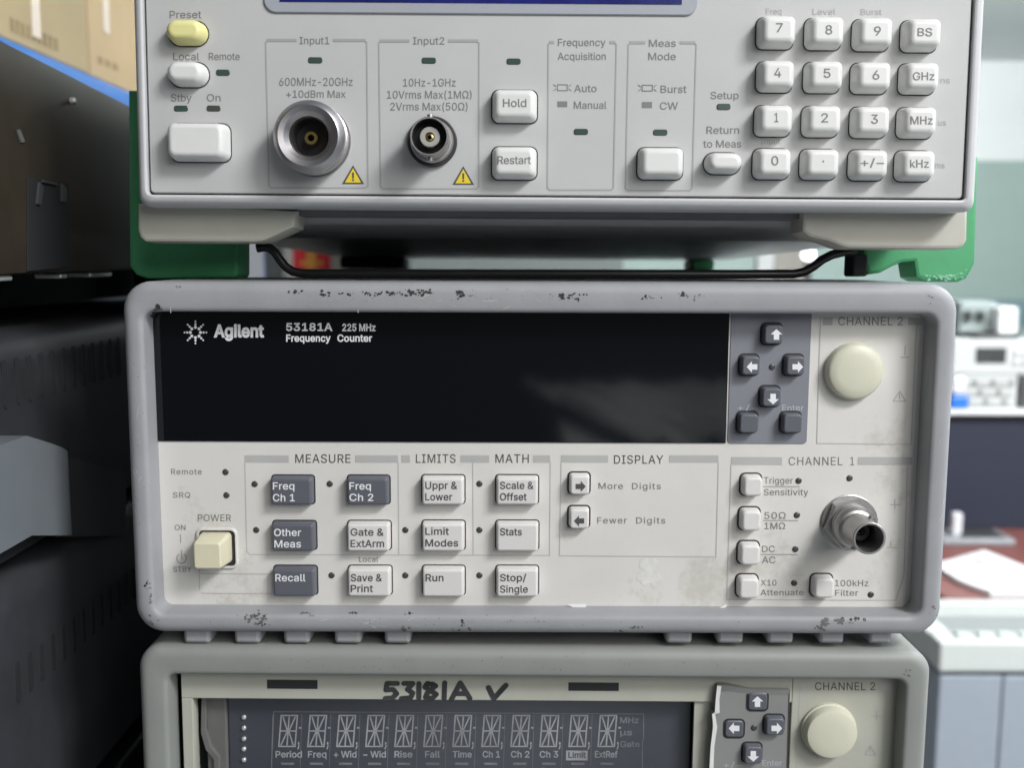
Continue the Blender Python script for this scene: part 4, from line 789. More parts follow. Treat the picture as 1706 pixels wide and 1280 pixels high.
scuffs(T, BUMP, [(492, 487, 14, 5, 6, 3.6, 'h'), (545, 490, 20, 6, 9, 4.2, 'h'), (583, 491, 16, 5, 6, 4, 'h'), (626, 490, 34, 4, 22, 3, 'h'), (655, 490, 16, 4, 10, 3.6, 'h'), (692, 489, 30, 7, 34, 3.8, 'h'), (716, 487, 12, 5, 8, 3.4, 'h'),
  (767, 491, 12, 8, 13, 5, 'h'), (787, 494, 10, 3, 4, 1.8, 'h'), (845, 483, 2, 2, 1, 2, 'h'), (935, 493, 18, 9, 11, 4.4, 'h'), (952, 491, 8, 4, 6, 3.2, 'h'), (962, 499, 6, 6, 4, 3.4, 'h'), (973, 491, 10, 3, 5, 3, 'h'), (1078, 495, 18, 5, 9, 3.2, 'h'), (1137, 493, 16, 6, 8, 4.2, 'h'), (1160, 495, 30, 6, 8, 2.6, 's'),
  (297, 479, 6, 3, 4, 3, 'h'), (262, 515, 11, 8, 18, 5, 'h'), (257, 525, 6, 10, 8, 4, 'h'), (425, 1033, 26, 12, 22, 4.5, 's'), (430, 1026, 26, 4, 12, 3.4, 'h'), (440, 1042, 14, 4, 5, 2.4, 'h'), (510, 1024, 18, 4, 10, 4, 's'), (590, 1023, 10, 3, 6, 3, 'h'), (680, 1024, 22, 3, 7, 3, 'h'), (673, 1050, 10, 8, 10, 4, 's'), (770, 1040, 6, 8, 8, 3.4, 'h'), (770, 1051, 16, 5, 9, 3.6, 's'),
  (1035, 1052, 10, 4, 5, 3, 'h'), (1060, 1046, 18, 8, 9, 3, 's'), (1372, 1040, 14, 14, 16, 5, 's'), (1400, 1036, 30, 6, 16, 5, 's'), (1425, 1032, 24, 4, 9, 4, 'h'), (1360, 1046, 6, 6, 4, 3, 'h'),
  (246, 976, 6, 10, 9, 3.4, 'h'), (250, 1000, 6, 16, 8, 3.4, 's'), (800, 498, 500, 20, 60, 1.2, 's'), (800, 1042, 560, 22, 70, 1.4, 's'), (226, 760, 20, 260, 34, 1.3, 's'), (700, 500, 620, 18, 16, 5, 'l'), (800, 1038, 620, 16, 16, 5, 'l'), (228, 800, 16, 300, 10, 5, 'l'), (1574, 760, 18, 300, 12, 5, 'l'), (1560, 1020, 14, 16, 7, 3.5, 's'), (1555, 500, 16, 14, 6, 3, 's'), (250, 1035, 12, 12, 8, 3.4, 's')])
h = MB().m('line'); h.poly([T.P(*q, -.0001) for q in ((283.3, 513), (284.6, 513), (285, 522), (283.8, 522))]); h.poly([T.P(*q, -.0001) for q in ((595.8, 517), (597.2, 517), (597.5, 522), (596.3, 522))]); h.build('moulding_nick', T.o)

# ================================================================== BOTTOM: counter with the opened display
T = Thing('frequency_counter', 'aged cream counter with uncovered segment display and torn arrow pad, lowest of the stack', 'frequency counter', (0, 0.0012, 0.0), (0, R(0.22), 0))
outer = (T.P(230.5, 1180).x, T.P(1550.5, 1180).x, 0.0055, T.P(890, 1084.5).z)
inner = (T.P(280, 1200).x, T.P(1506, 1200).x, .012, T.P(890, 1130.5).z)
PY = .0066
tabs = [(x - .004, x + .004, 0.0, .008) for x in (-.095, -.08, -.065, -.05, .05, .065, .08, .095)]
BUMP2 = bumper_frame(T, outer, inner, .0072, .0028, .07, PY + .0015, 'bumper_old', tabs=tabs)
MB().m('case').box(outer[0]+.004, outer[1]-.004, .065, .33, outer[2]+.004, outer[3]-.0035, .002).build('case', T.o)
MB().m('bumper_old').loft([[(x, y, z) for x, z in rr(outer[0]+i, outer[1]-i, outer[2]+i-.0054, outer[3]-i, .007, 6)] for y, i in ((.31, .004), (.312, 0), (.352, 0), (.356, .003))], True, True).build('rear_bumper', T.o)
ix0, ix1, iz0, iz1 = inner
fx0 = T.P(303.5, 1200, PY).x; wx0 = T.P(321.5, 1200, PY).x; wx1 = T.P(1157, 1200, PY).x; wz1 = T.P(740, 1168, PY).z; wz0 = wz1 - .042; cx0 = T.P(1318, 1200, PY).x
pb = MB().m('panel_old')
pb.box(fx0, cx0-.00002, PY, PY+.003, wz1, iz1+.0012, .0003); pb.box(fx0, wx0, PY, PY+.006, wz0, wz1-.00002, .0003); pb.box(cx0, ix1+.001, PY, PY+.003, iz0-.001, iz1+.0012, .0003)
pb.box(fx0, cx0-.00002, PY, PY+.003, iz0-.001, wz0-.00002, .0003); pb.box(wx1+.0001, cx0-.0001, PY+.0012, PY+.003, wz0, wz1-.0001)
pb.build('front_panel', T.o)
h = MB().m('gap'); h.box(ix0-.002, ix1+.002, PY+.034, PY+.036, iz0-.002, iz1+.002)
h.box(ix0-.002, ix0-.001, PY+.003, PY+.034, iz0, iz1); h.build('inner_cavity', T.o)
for q in ((445, 1134, 529, 1149), (947, 1138.5, 1031, 1152.5)): h = MB(); T.sheet(h, *q, PY-.0001, 'gap'); h.build('latch_slot', T.o)
h = MB(); hs = [[(662, 1140), (645, 1140), (643, 1151), (655, 1150), (661, 1157), (654, 1164), (642, 1165)], [(673, 1140), (688, 1140), (679, 1150), (688, 1156), (684, 1164), (669, 1165)], [(698, 1140), (698, 1164)],
  [(722, 1142), (712, 1140), (708, 1146), (727, 1158), (720, 1165), (709, 1163), (712, 1156), (726, 1144), (721, 1141)], [(741, 1139), (740, 1165)], [(752, 1167), (767, 1139), (783, 1165)], [(757, 1157), (776, 1157)], [(814, 1147), (823, 1165), (843, 1143)]]
for q in hs[:-1]: T.stroke(h, q, 8.6, PY-.00012, 'marker', True)
T.stroke(h, hs[-1], 9.0, PY-.00012, 'marker', True)
h.build('marker_writing', T.o)
# display module
GY = PY + .0065
gx0, gx1, gz1 = T.P(380, 1200, GY).x, T.P(1152, 1200, GY).x, T.P(740, 1171, GY).z
G = MB().m('vfd_glass').box(gx0, gx1, GY, GY+.006, gz1-.034, gz1+.003, .0004).build('display_glass', T.o)
MB().m('dark_metal').box(wx0-.004, wx1+.004, GY+.012, GY+.014, gz1-.04, gz1+.006).build('circuit_board', T.o)
MB().m('grey_post').box(T.P(345, 1200, GY).x, gx0-.0002, GY-.001, GY+.012, gz1-.036, gz1+.003, .0006).build('display_bracket', T.o)
bk = [(345, 1160), (343, 1215), (352, 1245), (366, 1262), (366, 1330), (357, 1330), (356, 1266), (343, 1250), (335, 1222), (336, 1160)]
MB().m('grey_post').prism([(T.P(a, q, GY-.002).x, T.P(a, q, GY-.002).z) for a, q in bk], GY-.0025, GY+.004, .0003).build('bent_strap', T.o)
for i, yy in enumerate((1197, 1215, 1233, 1250, 1268)):
    p = T.P(406, yy, GY-.0005); m = MB().m('solder'); m.lathe(p.x, p.z, [(GY+.0001, .00075), (GY-.0005, .0008), (GY-.0009, .0005), (GY-.001, .00005)], 14); m.build('solder_pin', T.o)
yg = GY - .00012; seg = MB()
segs = [((0, 0), (1, 0)), ((0, 2), (1, 2)), ((0, 0), (0, .95)), ((1, 0), (1, .95)), ((0, 1.05), (0, 2)), ((1, 1.05), (1, 2)), ((.06, 1), (.45, 1)), ((.55, 1), (.94, 1)), ((.5, .1), (.5, .92)), ((.5, 1.08), (.5, 1.9)), ((.13, .12), (.42, .9)), ((.87, .12), (.58, .9)), ((.13, 1.9), (.42, 1.1)), ((.87, 1.9), (.58, 1.1))]
for i in range(12):
    bx = 464.5 + 48.35*i; cell = MB()
    for (a, q), (c, d) in segs:
        f = lambda u, v: (bx + u*27 + (2-v)*2.0, 1193.5 + v*25.8 + .004*i)
        T.stroke(cell, [f(a, q), f(c, d)], 2.3, yg, 'vfd_seg')
    T.stroke(cell, [(bx+35, 1214), (bx+36.8, 1214)], 3, yg, 'vfd_seg'); T.stroke(cell, [(bx+33, 1239), (bx+33, 1241)], 2.6, yg, 'vfd_seg'); T.stroke(cell, [(bx+33.6, 1244), (bx+32, 1249)], 2, yg, 'vfd_seg')
    cell.build('digit_segments', G)
for s, x, w in (('Period', 459, 44), ('Freq', 513, 31), ('+ Wid', 556, 38), ('− Wid', 605, 38), ('Rise', 657, 30), ('Fall', 708, 25), ('Time', 754, 32), ('Ch 1', 804, 29), ('Ch 2', 851, 31), ('Ch 3', 899, 31), ('ExtRef', 991, 38)):
    T.text(s, x, 1263.5, x+w, 10.5, yg, 'vfd_seg', G, 16)
h = MB(); T.sheet(h, 943, 1252, 979, 1268.5, yg, 'vfd_seg'); T.text('Limit', 947, 1264, 976, 9.5, yg-.00008, 'vfd_glass', bold=14, mb=h); h.build('legend', G)
for s, yy, x1 in (('MHz', 1206, 1064), ('µs', 1226.5, 1053), ('Gate', 1246, 1066)): T.text(s, 1033, yy, x1, 9.5, yg, 'vfd_line', G, 16)
h = MB(); T.stroke(h, [(452, 1290), (456, 1187), (1072, 1191), (1072, 1232), (1070, 1236), (1070, 1290)], 1.4, yg, 'vfd_line')
for i in range(12): T.sheet(h, 468 + 48.35*i, 1272, 490 + 48.35*i, 1276, yg, 'vfd_line')
for i in range(12): T.stroke(h, [(454.5 + 48.35*i, 1192), (451.5 + 48.35*i, 1290)], .9, yg, 'vfd_line')
h.build('display_lines', G)
# torn membrane keypad
tr = [(1195, 1143.5), (1209, 1143), (1250, 1150), (1316, 1151), (1312, 1300), (1181, 1300), (1184, 1245), (1188, 1212), (1186.5, 1191), (1191, 1188), (1192.5, 1165)]
yt = PY - .0016
n = len(tr); tm = MB().m('torn')
def tp(q, y): p = T.P(*q, y); return (p.x, y, p.z)
front = [tp(q, yt - (.0009 if i in (0, 1, 8, 9, 10) else 0)) for i, q in enumerate(tr)]
ctr = [tp((1196 + (q[0]-1196)*.93 + 6, 1215 + (q[1]-1215)*.86), yt + .0004) for q in tr]
ia = tm.pts(front); ib = tm.pts(ctr)
for i in range(n): tm.face((ia[i], ia[(i+1) % n], ib[(i+1) % n], ib[i]))
tm.face(ib)
bk_ = tm.pts([(x, PY - .0001, z) for x, y, z in front])
for i in range(n): tm.face((ia[i], ia[(i+1) % n], bk_[(i+1) % n], bk_[i]))
tm.build('torn_membrane', T.o, 'crumpled silver arrow pad with a ragged left edge', 30)
eg = MB().m('torn_edge')
ed = [(1195, 1143.5), (1192.5, 1165), (1191, 1188), (1186.5, 1191), (1188, 1212), (1184, 1245), (1181, 1300)]
wv = (7, 6, 8, 5, 7, 6, 7)
for i in range(6):
    (a, q), (c, d) = ed[i], ed[i+1]
    eg.poly([T.P(a, q, yt-.0011), T.P(a + wv[i], q+1, yt-.0008), T.P(c + wv[i+1], d+1, yt-.0008), T.P(c, d, yt-.0011)])
eg.build('ragged_edge', T.o)
YK = yt + .0004
arrows_pad(T, [((1247.5, 1157, 1277.5, 1184.5), (1262, 1170.5), 'u'), ((1209, 1203.5, 1238, 1229.5), (1223, 1215), 'l'), ((1277, 1199.5, 1307, 1227), (1294, 1215), 'r'), ((1241, 1246.5, 1269.5, 1275), (1255, 1261.5), 'd')],
           YK, .0026, 'key_old' if 'key_old' in M else 'key_dark', 'ink_white', (1256, 1214), flat='ul')
T.text('+/−', 1205, 1281, 1236, 10, YK-.00008, 'ink_faded'); T.text('Enter', 1270, 1277.5, 1303, 9.5, YK-.00008, 'ink_faded', bold=8)
YI = PY - .00008
T.text('CHANNEL 2', 1358, 1151.3, 1458, 13, YI, 'ink_dark', track=20)
for q in ((1334, 1139, 1349, 1151.5), (1466, 1140, 1492, 1152.5)): h = MB(); T.sheet(h, *q, YI, 'bar'); h.build('header_bar', T.o)
h = MB()
for ln in ([(1333, 1152), (1327, 1300)], [(1452+8, 1187), (1460, 1201)], [(1452, 1194.5), (1468, 1195)], [(1450, 1244), (1441, 1259), (1459, 1259.5), (1450, 1244)], [(1450, 1249), (1450, 1255)]): T.stroke(h, ln, 1.3, YI, 'line' if ln[0][0] == 1333 else 'ink_light')
h.build('printed_marks', T.o)
p = T.P(1379.5, 1215.5, PY); r = .0088
MB().m('cap_old' if 'cap_old' in M else 'cap_cream').lathe(p.x, p.z, [(PY+.001, r*1.02), (PY-.0012, r*1.02), (PY-.0014, r*.97), (PY-.0036, r*.95), (PY-.0043, r*.90), (PY-.0046, r*.8), (PY-.0049, r*.4), (PY-.005, .00005)], 64).build('socket_plug', T.o, 'round pale plug closing the channel 2 socket')
scuffs(T, BUMP2, [(800, 1110, 560, 22, 60, 1.4, 's'), (1512, 1120, 12, 10, 8, 3, 's')])

# ================================================================== LEFT: dark instruments seen along their right sides
LX = -0.160
blk = lambda n, c: mat(n, c, 0.42, vary=0.25, vscale=25, bump=0.1)
def zx(px, py): return XP(px, py, LX).z
GL = 'dark instruments stacked at the left'
# upper
zt, zb2 = zx(110, 124), zx(100, 455)
T = Thing('dark_instrument', 'dark brown instrument with side screw and latch recess, topmost of the left stack', 'instrument', (LX, 0, zb2), group=GL)
L = lambda p: T.Mi @ p
pa, pb_ = L(XP(0, 65, LX)), L(XP(225, 180, LX)); sl = (pb_.z - pa.z)/(pb_.y - pa.y); zf = lambda y: pa.z + sl*(y - pa.y)
sq = lambda x, i: [(x, -.03+i, i), (x, .30-i, i), (x, .30-i, zf(.30)-i), (x, -.03+i, zf(-.03)-i)]
MB().m(blk('brown_black_paint', (0.036, 0.029, 0.020))).loft([sq(-.42, 0), sq(-.0015, 0), sq(-.0004, .0004), sq(0, .0015)], True, True).build('case', T.o)
def side_disc(px, py, rpx, mt, name, th=.002):
    p = L(XP(px, py, LX)); r = rpx * .00021
    m = MB().m(mt); n = 18
    m.loft([[(x, p.y + q*math.cos(2*math.pi*i/n), p.z + q*math.sin(2*math.pi*i/n)) for i in range(n)] for x, q in ((-.0005, r), (th*.6, r), (th, r*.7))], False, True); return m.build(name, T.o)
side_disc(118, 168, 6, 'solder', 'screw')
side_disc(-40, 240, 36, 'foot_cream', 'knob', .004)
def side_quad(pix, x, mt, name):
    m = MB().m(mt); ps = [L(XP(a, q, LX)) for a, q in pix]
    m.loft([[(0.0002, p.y, p.z) for p in ps], [(x, p.y, p.z) for p in ps]], False, True); return m.build(name, T.o)
side_quad([(24, 216), (30, 216), (38, 236), (32, 238)], .0008, 'grey_post', 'rivet')
side_quad([(44, 296), (112, 306), (112, 446), (44, 452)], .0006, 'gap', 'latch_recess')
m = MB().m('dark_metal')
for pix in ([(56, 340), (62, 342), (66, 312), (60, 304)], [(98, 306), (105, 315), (105, 336), (98, 336)], [(66, 300), (90, 306), (90, 309), (66, 304)]):
    ps = [L(XP(a, q, LX)) for a, q in pix]; m.loft([[(.0006, p.y, p.z) for p in ps], [(.0014, p.y, p.z) for p in ps]], False, True)
m.build('latch', T.o)
for px, w in ((10, 22), (112, 10), (160, 36)):
    p = L(XP(px, 464, LX)); q = L(XP(px + w, 464, LX))
    MB().m('solder').box(-.012, -.002, p.y, q.y, -.0022, -.0004, .0006).build('foot_screw', T.o)
for yy in (.02, .26): MB().m('gap').box(-.05, -.03, yy, yy+.03, -.0165, 0).build('foot', T.o)
MB().m('gap').box(-.37, -.055, .0, .29, -.0160, -.0002).build('gap_filler', T.o)  # black filler added so the slot under the case stays dark
# middle and lower
def vent_box(name, label, zt, zb, col, vents, feet, step):
    global T, L
    T = Thing(name, label, 'instrument', (LX, 0, zb), group=GL)
    L = lambda p: T.Mi @ p
    h = zt - zb; rr_ = .012
    m = MB().m(blk('black_paint', col))
    prof = [(-.42, 0)] + [(0, 0)] + [(-rr_ + rr_*math.cos(R(a)), h - rr_ + rr_*math.sin(R(a))) for a in range(0, 91, 15)] + [(-.42, h)]
    m.prism(prof, -.03, .42); m.build('case', T.o, None, 40)
    v = MB().m('gap')
    (px, y0, y1, k) = vents
    p0 = L(XP(px, (y0+y1)/2, LX))
    za, zb_ = L(XP(px, y1, LX)).z, L(XP(px, y0, LX)).z
    for i in range(k):
        yy = p0.y + i*step
        ov = rr(yy, yy + step*.34, za, zb_, step*.16, 3)
        v.loft([[(.00005, a, q) for a, q in ov], [(.0003, a, q) for a, q in ov]], False, True)
    v.build('vent_slots', T.o)
    for yy in (.02, .34):
        for xx in (-.05, -.40): MB().m('gap').box(xx, xx+.02, yy, yy+.03, -feet, 0).build('foot', T.o)
    MB().m('gap').box(-.37, -.055, 0, .40, -feet + .0004, -.0002).build('gap_filler', T.o)  # added black block that keeps the slot below this case dark
    return T
z1, z2, z3, z4 = zx(100, 546), zx(60, 905), zx(65, 934), zx(190, 1244)
vent_box('dark_instrument', 'black vented instrument with grey sloping cheek, second in the left stack', z1, z2, (0.036, 0.037, 0.042), (4, 600, 684, 12), z2-z3, .0085)
m = MB().m(mat('grey_cheek_paint', (0.165, 0.183, 0.198), 0.4, vary=0.05))
px_ = [-150, -80, -40, 0, 25, 40, 50, 58, 66, 74, 82, 90, 97, 102]
Ys = [L(XP(a, 800, LX)).y for a in px_]
ye, yb0 = Ys[-1], L(XP(28, 800, LX)).y
xs = [.0005 + .0085*math.sqrt(max(0.0, 1 - max(0.0, (y - yb0)/(ye - yb0))**2)) for y in Ys]  # end curls away so the grey fades like the shade beyond
off = 0.0
top = [Vector((x+off, y, L(XP(a, 725 + (a if a > 0 else 0)*.30, LX)).z if a > 0 else L(XP(0, 725, LX)).z)) for x, y, a in zip(xs, Ys, px_)]
bot = [Vector((x+off, y, L(XP(max(a, 0), 896, LX)).z)) for x, y, a in zip(xs, Ys, px_)]
m.loft([[(.0004, p.y, p.z) for p in top] + [(.0004, p.y, p.z) for p in bot[::-1]], [tuple(p) for p in top] + [tuple(p) for p in bot[::-1]]], False, False)
it, ib = m.pts(top), m.pts(bot)
for k in range(len(it)-1): m.face((it[k], it[k+1], ib[k+1], ib[k]))
m.build('side_cheek', T.o)
dk = [L(XP(a, q, LX)) for a, q in ((90, 757), (205, 790), (205, 893), (90, 896))]
MB().m(blk('shaded_cheek_paint', (0.055, 0.058, 0.062))).loft([[(.0002, p.y, p.z) for p in dk], [(.0012, p.y, p.z) for p in dk]], False, True).build('shaded_cheek_plate', T.o)  # dark colour stands for the shaded rest of the grey cheek
vent_box('dark_instrument', 'black instrument with slanting vents, low in the left stack', z3, z4, (0.045, 0.048, 0.054), (26, 1106, 1176, 14), .012, .0085)
zc = z4 - .012
T = Thing('dark_instrument', 'plain black instrument standing on the bench under the left stack', 'instrument', (LX, 0, 0), group=GL)
MB().m(blk('black_base_paint', (0.012, 0.012, 0.014))).box(-.42, 0, -.03, .42, .001, zc, .003).build('case', T.o)

# blue shelf with cartons
SX = -0.30
z0 = XP(60, 85, SX).z
T = Thing('steel_shelf', 'bright blue shelf edge behind the left stack under cartons', 'shelf', (SX, 0.5, 0))
blue = mat('blue_shelf_paint', (0.008, 0.11, 0.37), 0.4, vary=0.05)
MB().m(blue).box(-.5, 0, -.34, .75, z0-.035, z0, .002).build('board', T.o)
for xx in (-.49, -.06):
    for yy in (.05, .70): MB().m('dark_metal').box(xx, xx+.025, yy-.0125+.0, yy+.0125, -1.05, z0-.036).build('upright', T.o)
tan = mat('tan_cardboard', (0.36, 0.28, 0.155), 0.7, vary=0.10, vscale=12)
tan2 = mat('pale_cardboard', (0.40, 0.30, 0.17), 0.7, vary=0.10, vscale=12)
tape = mat('clear_tape', (0.58, 0.49, 0.40), 0.22, vary=0.05)
smud = mat('brown_print', (0.22, 0.16, 0.08), 0.7, vary=0.3, vscale=40)
ysplit = XP(160, 60, SX).y
for nm, y0_, y1_, mt_, tp_, hh in (('tan carton with a vertical tape strip, nearer end of the blue shelf', .19, ysplit-.004, tan, (62, 76, 62), .30), ('tan carton with a short tape strip, beside the grey counter on the blue shelf', ysplit, ysplit+.32, tan2, (180, 190, 55), .26)):
    T = Thing('cardboard_box', nm, 'box', (SX-.004, y0_, z0 + .0003), group='cartons on the blue shelf')
    MB().m(mt_).box(-.36, 0, 0, y1_-y0_, 0, hh, .003).build('carton', T.o)
    L = lambda p: T.Mi @ p
    a, c = L(XP(tp_[0], 30, SX)), L(XP(tp_[1], 30, SX)); zlow = L(XP((tp_[0]+tp_[1])/2, tp_[2], SX)).z
    MB().m(tape).box(.0001, .0006, a.y, c.y, max(zlow, .01), hh-.002).build('tape_strip', T.o)
    w = MB().m(smud); base = 30 if 'nearer' in nm else 170
    if base == 30:
        for i in range(9):
            p, q = L(XP(28 + i*9, 40 + i*4.1, SX)), L(XP(28 + i*9 + 6, 40 + i*4.1 + 2, SX))
            w.box(.0001, .0003, p.y, q.y, p.z-.004, p.z+.004)
    else:
        for i in range(3):
            p, q = L(XP(172 + i*12, 100 + i*5, SX)), L(XP(172 + i*12 + 8, 104 + i*5, SX))
            w.box(.0001, .0003, p.y, q.y, p.z-.002, p.z+.003)
    w.build('printed_marks', T.o)

# ================================================================== FAR ROOM, seen out of focus
teal = mat('green_glass_board', (0.33, 0.415, 0.385), 0.25, vary=0.05, vscale=1.5)
white_w = mat('white_wall_paint', (0.74, 0.76, 0.75), 0.6, vary=0.03, vscale=2)
FY = 6.0
T = Thing('room_wall', 'pale far wall with a long green glass board', 'wall', (0, FY, -1.05))
zc_ = WP(1670, 100, FY).z
MB().m(white_w).box(-6, 6, 0.02, .12, 0, zc_+1.05).build('plaster', T.o)
zg = WP(1670, 268, FY).z + 1.05
MB().m(teal).box(-3, 6, -.01, .018, .55, zg, .004).build('glass_board', T.o)
MB().m(mat('board_rail', (0.2, 0.3, 0.32), 0.4)).box(-3, 6, -.05, -.012, WP(1670, 512, FY).z+1.05-.10, WP(1670, 500, FY).z+1.05, .004).build('board_rail', T.o)
b = MB().m(mat('ceiling_tile', (0.74, 0.76, 0.75), 0.7, vary=0.05, vscale=1.5)); b.box(-6, 8, 2.2, FY+.1, zc_+.003, zc_+.06); struct(b.build('ceiling'))

# shelf of instruments over a navy partition
PYY = 1.90
def wrect(x0, y0, x1, y1, Y): return WP(x0, (y0+y1)/2, Y).x, WP(x1, (y0+y1)/2, Y).x, WP((x0+x1)/2, y1, Y).z, WP((x0+x1)/2, y0, Y).z
a, b_, c, d = wrect(1545, 692, 2100, 880, PYY)
DZ = c - .003
T = Thing('desk_partition', 'navy desk screen with a pale top shelf', 'partition', (a, PYY, DZ))
MB().m(mat('navy_fabric', (0.022, 0.027, 0.047), 0.8, vary=0.1, vscale=20)).box(0, b_-a, 0, .03, .0015, d-DZ).build('screen_panel', T.o)
MB().m(white_w).box(-.05, b_-a, -.02, .36, d-DZ+.001, d-DZ+.011, .003).build('top_shelf', T.o)
SZ = d + .0112
MB().m(white_w).box(0, b_-a, .30, .33, DZ-DZ-.7, d-DZ).build('rear_panel', T.o)
T = Thing('work_desk', 'red-brown desk top beyond the white machine', 'desk', (a, 1.43, -1.05))
red = mat('red_brown_laminate', (0.23, 0.085, 0.075), 0.45, vary=0.08, vscale=10)
MB().m(red).box(-.15, 1.3, 0, PYY-1.43+.14, DZ+1.05-.03, DZ+1.05, .003).build('desk_top', T.o)
for xx in (.0, 1.2):
    for yy in (.05, .5): MB().m('dark_metal').box(xx, xx+.04, yy, yy+.04, 0, DZ+1.05-.031).build('leg', T.o)
pale = mat('pale_instrument_paint', (0.50, 0.51, 0.50), 0.5, vary=0.04)
pale2 = mat('off_white_instrument_paint', (0.60, 0.61, 0.60), 0.5, vary=0.04)
def inst(label, px0, px1, zlo, h, mt_, dark=None, cells=()):
    Y = PYY + .02; X0_, X1_ = WP(px0, 630, Y).x, WP(px1, 630, Y).x
    T = Thing('bench_instrument', label, 'instrument', (X0_, Y, zlo), group='pale instruments on the far shelf')
    W_ = X1_ - X0_
    MB().m(mt_).box(0, W_, 0, .30, 0, h, .004).build('case', T.o)
    if dark: MB().m('dark_metal').box(dark[0]*W_, dark[1]*W_, -.003, .002, dark[2]*h, dark[3]*h, .001).build('screen', T.o)
    for (u, v, w, q, m_) in cells: MB().m(m_).box(u*W_, (u+w)*W_, -.006, .002, v*h, (v+q)*h, .001).build('control', T.o)
    return T
hz = lambda y0, y1: (WP(1650, y0, PYY+.02).z - WP(1650, y1, PYY+.02).z)
h1, h2 = hz(628, 684), hz(570, 627)
cells = [(.06 + .11*i, .12 + .28*j, .07, .16, 'key_white' if (i+j) % 3 else 'ink_light') for i in range(8) for j in range(3)]
inst('pale instrument with rows of small controls, lower on the far shelf', 1603, 1697, SZ, h1, pale, None, cells)
inst('off-white instrument with dark screen, upper on the far shelf', 1585, 1740, SZ + h1 + .0005, h2, pale2, (.25, .57, .34, .78), [(.66 + .09*i, .3 + .26*j, .05, .14, 'key_white') for i in range(3) for j in range(2)])
inst('dark grey ribbed instrument at the right end of the far shelf', 1699, 1790, SZ, h1, mat('ribbed_grey', (0.10, 0.10, 0.095), 0.5), None, [(.02, .08 + .15*j, .9, .05, 'grey_post') for j in range(6)])
zt2 = SZ + h1 + h2 + .001
Y = PYY + .06
def small(name, label, cat, px0, px1, py0, z, mt_, depth=.12, Y=Y, grp=None):
    x0_, x1_ = WP(px0, 540, Y).x, WP(px1, 540, Y).x
    T = Thing(name, label, cat, (x0_, Y, z)); hh = WP((px0+px1)/2, py0, Y).z - z
    MB().m(mt_).box(0, x1_-x0_, 0, depth, 0, hh, .006).build('case', T.o); return T, x1_-x0_, hh
T, w_, hh = small('tray', 'dark flat tray on the upper far instrument', 'tray', 1628, 1702, 558, zt2, 'dark_metal')
zt3 = zt2 + hh + .0005
T, w_, hh = small('power_adapter', 'bright white boxy adapter on the dark tray', 'adapter', 1663, 1697, 512, zt3, mat('white_plastic', (0.85, 0.86, 0.86), 0.4))
MB().m('ink_light').box(w_*.42, w_*.62, -.002, .001, hh*.4, hh*.6).build('socket', T.o)
T, w_, hh = small('meter', 'pale grey meter left of the white adapter', 'meter', 1598, 1661, 503, zt3, mat('grey_meter', (0.36, 0.42, 0.41), 0.5), Y=PYY+.10)
for u in (.10, .42): MB().m('dark_metal').box(w_*u, w_*(u+.2), -.012, .001, hh*.38, hh*.72, .004).build('knob', T.o)
T = Thing('spray_bottle', 'small white bottle with a blue base, left end of the far shelf', 'bottle', (WP(1596, 660, PYY).x, PYY+.05, SZ))
bx_ = .013
MB().m(mat('blue_liquid', (0.03, 0.17, 0.62), 0.3)).box(-.012, .028, -.045, -.005, 0, .030, .006).build('base', T.o)
MB().m(mat('white_bottle', (0.8, 0.8, 0.83), 0.35)).box(-.008, .022, -.04, -.01, .0305, .072, .008).build('body', T.o)

# things on the desk
def desk_poly(pix, z): return [ZP(a, q, z) for a, q in pix]
ps = desk_poly([(1556, 941), (1640, 917), (1810, 985), (1760, 1006), (1676, 1004), (1600, 968)], DZ + .012)
ps = [Vector((p.x, max(p.y, 1.432), p.z)) for p in ps]
o = ps[0].copy()
T = Thing('paper_stack', 'stack of white sheets lying skewed on the red-brown desk', 'papers', (o.x, o.y, DZ + .0005))
m = MB().m(mat('bright_paper', (0.88, 0.88, 0.89), 0.7, vary=0.01)); Lp = [(T.Mi @ p) for p in ps]
m.loft([[(p.x, p.y, 0) for p in Lp], [(p.x, p.y, .0115) for p in Lp]], True, True); m.build('sheets', T.o)
for px, py in ((1630, 937), (1690, 963)):
    p = T.Mi @ ZP(px, py, DZ + .012); MB().m('ink_grey').box(p.x-.012, p.x+.012, p.y-.008, p.y+.008, .0118, .0122).build('printed_mark', T.o)
p = ZP(1622, 905, DZ)
T = Thing('desk_tray', 'low grey tray with a white post at the back of the desk', 'tray', (p.x, p.y, DZ + .0005))
MB().m(mat('grey_tray', (0.33, 0.34, 0.36), 0.4)).box(-.08, .075, -.03, .06, 0, .014, .004).build('base', T.o)
MB().m('dark_metal').box(-.03, .06, -.015, .05, .0142, .017, .001).build('inset', T.o)
MB().m(mat('white_post', (0.75, 0.75, 0.78), 0.4)).box(-.045, -.025, .0, .02, .0142, .062, .003).build('post', T.o)

